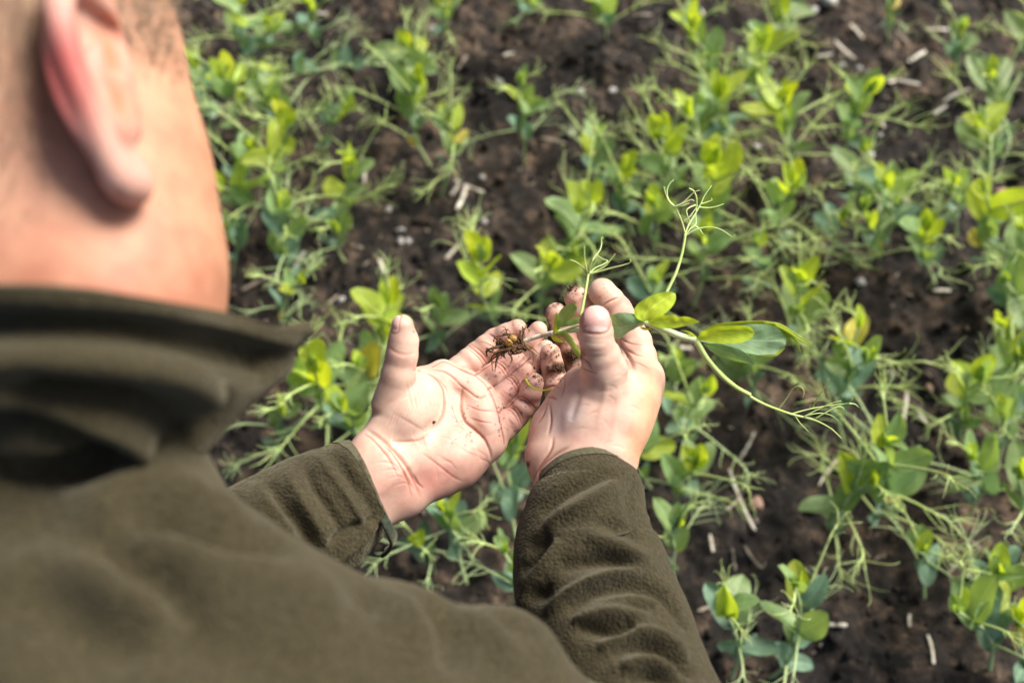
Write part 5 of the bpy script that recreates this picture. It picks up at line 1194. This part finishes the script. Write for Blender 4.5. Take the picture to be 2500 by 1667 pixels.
STRAWS = [
 (1138, 452, 1116, 527, 12, S_, 'thick white straw, the lower of two almost touching in the upper middle'),
 (1110, 430, 1182, 463, 9, S_, 'grey tipped straw, the upper of two almost touching in the upper middle'),
 (877, 355, 885, 460, 9, S_, 'upright white straw beside the yellow rimmed leaf, upper left'),
 (1786, 1132, 1850, 1283, 11, S_, 'long white straw right of the right sleeve, lying over a grey one'),
 (1775, 1238, 1815, 1200, 8, D_, 'short grey straw crossing under the long white one'),
 (2227, 941, 2208, 1048, 10, S_, 'long pale straw standing out on dark soil at the right'),
 (1846, 1046, 1812, 1106, 8, S_, 'bent pale straw on dark soil right of the right wrist'),
 (2052, 1111, 2008, 1172, 8, S_, 'slanting pale straw under the tip of the held plant\'s long tendril'),
 (2041, 92, 2095, 124, 9, S_, 'pale straw beside bare soil, first below the big white pebble'),
 (2265, 60, 2320, 63, 9, S_, 'level pale straw near the top right edge'),
 (2199, 54, 2229, 90, 8, D_, 'short straw touching the small seedling at the top right'),
 (2223, 140, 2267, 111, 10, S_, 'tan straw left of the grey leaved seedling'),
 (2202, 173, 2248, 201, 9, S_, 'glossy straw joined in a V below the tan one'),
 (2173, 192, 2199, 173, 8, S_, 'short left arm of the straw V, upper right'),
 (1991, 125, 2034, 129, 9, S_, 'short straw left of the pale crumbs, upper right'),
 (2298, 257, 2356, 240, 9, S_, 'brown straw pointing at the white stalk with the tendril fan'),
 (2158, 277, 2160, 308, 9, S_, 'short upright straw on the reddish soil'),
 (2272, 293, 2303, 273, 9, S_, 'stubby straw on the dark soil below the brown one'),
 (2328, 303, 2380, 317, 10, S_, 'straw running under the drooping lime leaves'),
 (2143, 422, 2210, 466, 12, S_, 'thick split straw in the middle of the right half'),
 (2057, 430, 2097, 434, 10, S_, 'level straw half under the grey green plant'),
 (2077, 62, 2115, 75, 10, S_, 'fat tan straw right of the big white pebble'),
 (1317, 334, 1382, 358, 8, D_, 'brown straw right of the solitary pea plant'),
 (1675, 17, 1716, 50, 10, S_, 'broad white straw above the yellow oval leaf'),
 (1230, 168, 1254, 142, 9, S_, 'short straw left of the solitary plant\'s tendrils'),
 (1117, 186, 1141, 165, 9, D_, 'brown chip left of the solitary pea plant'),
 (714, 634, 740, 601, 11, S_, 'pale straw between the grey green plant and the curled seedling'),
 (584, 694, 678, 655, 9, D_, 'long dark grey straw just above the collar'),
 (778, 565, 812, 590, 8, D_, 'brown straw just left of the curled seedling'),
 (1088, 634, 1119, 608, 11, S_, 'white straw above the wispy tendrils over the left hand'),
 (926, 634, 940, 676, 11, S_, 'upright brownish straw above the left thumb'),
 (796, 732, 822, 709, 8, D_, 'thin brownish straw left of the left thumb'),
 (1101, 479, 1119, 459, 10, S_, 'tiny white straw left of the thick white one'),
 (2285, 697, 2323, 707, 10, S_, 'tan straw left of the broad winged plant'),
 (2403, 752, 2440, 732, 13, S_, 'bright white straw by the star shaped plant'),
 (2172, 497, 2208, 517, 10, S_, 'straw just right of the plant with paired leaves'),
 (1631, 870, 1681, 879, 12, S_, 'flat pale straw right of the right hand\'s knuckle'),
 (1672, 923, 1692, 898, 10, D_, 'grey straw by the tendrils at the back of the right hand'),
 (2253, 996, 2290, 1033, 11, S_, 'forked pale straw near the long standing one'),
 (2237, 1130, 2283, 1111, 9, S_, 'short pale straw right of the large lower plant'),
 (1734, 1303, 1742, 1344, 10, S_, 'small upright straw below the crossing pair'),
 (1970, 1524, 2050, 1542, 11, S_, 'long level straw near the bottom edge, right of the bare stalk'),
 (1698, 1499, 1755, 1482, 11, D_, 'brown straw close to the right sleeve near the bottom'),
 (1822, 1326, 1866, 1382, 8, D_, 'thin reddish brown straw in the lower bare soil'),
 (1787, 1338, 1804, 1382, 8, D_, 'short brown straw left of the thin reddish one'),
 (2228, 1493, 2224, 1527, 9, S_, 'short upright straw in the lower right bare patch'),
 (2266, 1548, 2270, 1625, 9, S_, 'white straw beside the lower right corner plants'),
 (2385, 1311, 2425, 1359, 8, D_, 'dark straw under the plant at the right edge'),
 (2354, 1402, 2409, 1450, 9, D_, 'grey straw beside the upright pointed leaf plant'),
 (2306, 1404, 2337, 1371, 9, D_, 'short grey straw right of the dark stringy plant'),
 (760, 20, 800, 42, 10, S_, 'tan straw near the top edge between fallen stems'),
 (1540, 50, 1590, 60, 10, D_, 'brown straw under the wide leafy plant at the top'),
]
for k, (x1, y1, x2, y2, wp, m, lab) in enumerate(STRAWS):
    d = np.linalg.norm(onplane((x1+x2)/2, (y1+y2)/2)-CL); straw(x1, y1, x2, y2, wp*.5/FPX*d*.62, m, lab, k)
PEB = [(2022, 10, 17, 'pebble', 'biggest white pebble at the top right'), (1988, 21, 10, 'pebble', 'small white pebble left of the biggest one'), (1219, 220, 9, 'pebble', 'white pebble left of the solitary pea plant'),
 (1496, 220, 9, 'pebble', 'white pebble on bare soil in the upper middle'), (1416, 235, 8, 'pebble', 'cream pebble right of the solitary pea plant'), (1392, 333, 9, 'pebble', 'bluish white pebble below the small tendril fan'),
 (1177, 417, 8, 'pebble', 'cream pebble above the pair of straws'), (947, 502, 8, 'pebble', 'small white pebble above the pebble trio'), (977, 556, 9, 'pebble', 'greyish pebble, topmost of a close trio'),
 (977, 581, 9, 'pebble', 'white pebble, lower left of a close trio'), (996, 579, 8, 'pebble', 'bluish pebble, lower right of a close trio'), (1183, 546, 8, 'pebble', 'round white pebble below the thick white straw'),
 (893, 743, 9, 'pebble', 'white pebble just above the left thumb'), (831, 721, 7, 'pebble', 'tiny white pebble upper left of the left thumb'), (1946, 650, 17, 'pebble', 'large pale pebble above the held plant\'s shoot tip'),
 (2104, 681, 10, 'pebble', 'pale pebble below the reddish soil clod'), (1853, 1218, 17, 'pinkstone', 'pink stone right of the long white straw'), (2446, 492, 21, 'pinkstone', 'flat pink stone near the right edge'),
 (2160, 852, 7, 'pebble', 'tiny cream pebble by the large rounded leaf'), (2181, 907, 8, 'pebble', 'white pebble above the long standing straw'), (1840, 380, 8, 'pebble', 'white pebble just left of the largest lime plant'),
 (2063, 139, 8, 'pebble', 'small round pebble below the slanting straws'), (2105, 141, 9, 'pebble', 'oval pale pebble right of the small round one'), (2137, 157, 8, 'pebble', 'cream pebble lower right of the oval one'),
 (2450, 166, 10, 'pebble', 'white pebble near the upper right edge'), (2153, 320, 7, 'pebble', 'tiny pale pebble beneath the short upright straw'), (1060, 105, 12, 'pebble', 'bluish white pebble below the top edge, left of centre'),
 (2280, 935, 9, 'pinkstone', 'brownish pebble right of the long standing straw'), (1645, 1000, 8, 'pebble', 'white pebble right of the right wrist'), (2126, 378, 8, 'pebble', 'pale pebble between straw and lime plant, right')]
for k, (px, py, rp, mt, lab) in enumerate(PEB):
    p = onplane(px, py, .004); d = np.linalg.norm(p-CL); r = rp/FPX*d; z = gz(p[0], p[1])
    rnd = random.Random(k); V, F = lump(np.zeros(3), r, k+20, 9, (1.15, .9, .7), .28); a = rnd.uniform(0, 3.1); Rm = np.array([[math.cos(a), -math.sin(a), 0], [math.sin(a), math.cos(a), 0], [0, 0, 1]])
    V = V@Rm.T+np.array([p[0], p[1], z+r*.35]); o = mesh_obj('pebble', V, F, M[mt]); tag(o, lab, 'pebble', 'pebbles lying on the soil')
# ------------------------------------------------------------------ crumbs of soil stuck to the hands
b = MB(); rk = random.Random(77)
for V, F, bv, spots in ((L_V, L_F, bL, [(40, 1090, 600, 60, 50, .022), (26, 1150, 760, 60, 60, .022), (20, 1060, 850, 60, 70, .020), (26, 1215, 735, 22, 26, .030), (18, 985, 1010, 14, 50, .026), (8, 770, 920, 10, 60, .024),
                                         (10, 790, 1070, 40, 30, .018), (2, 586, 1006, 3, 3, .055), (12, 1010, 710, 60, 40, .018), (8, 1090, 410, 30, 10, .02), (14, 1140, 440, 20, 20, .025)]),
                          (R_V, R_F, bR, [(70, 1330, 682, 22, 12, .045), (30, 1290, 610, 24, 50, .024), (70, 1420, 612, 20, 20, .05), (24, 1390, 545, 30, 40, .026), (26, 1258, 390, 10, 40, .024), (14, 1340, 410, 50, 40, .022),
                                         (60, 1395, 195, 26, 12, .060), (12, 1430, 240, 30, 40, .02), (2, 1477, 240, 3, 4, .05), (12, 1330, 745, 24, 14, .03), (10, 1300, 300, 24, 10, .028), (6, 1150, 1262, 4, 16, .035)])):
    for n, x, y, sx, sy, r in spots:
        for _ in range(int(n*1.4)):
            px, py = z1(rk.gauss(x, sx), rk.gauss(y, sy)); h, nn = cast(bv, px, py)
            if h is None: continue
            rr = r*.62*math.exp(rk.gauss(0, .55))
            if r >= .06: h = h+nn*rk.uniform(0, .28)*(1 if nn@h < 0 else -1)
            Vv, Ff = lump(h+unit(-h)*rr*.15, rr, rk.randrange(99), 5, (rk.uniform(.6, 1.6), rk.uniform(.6, 1.6), rk.uniform(.6, 1.2)), .6); b.add(toworld(Vv), Ff)
tag(b.build('hand_dirt', M['dirt']), 'dark soil crumbs sticking to the fingers and palms', 'dirt', kind='stuff')
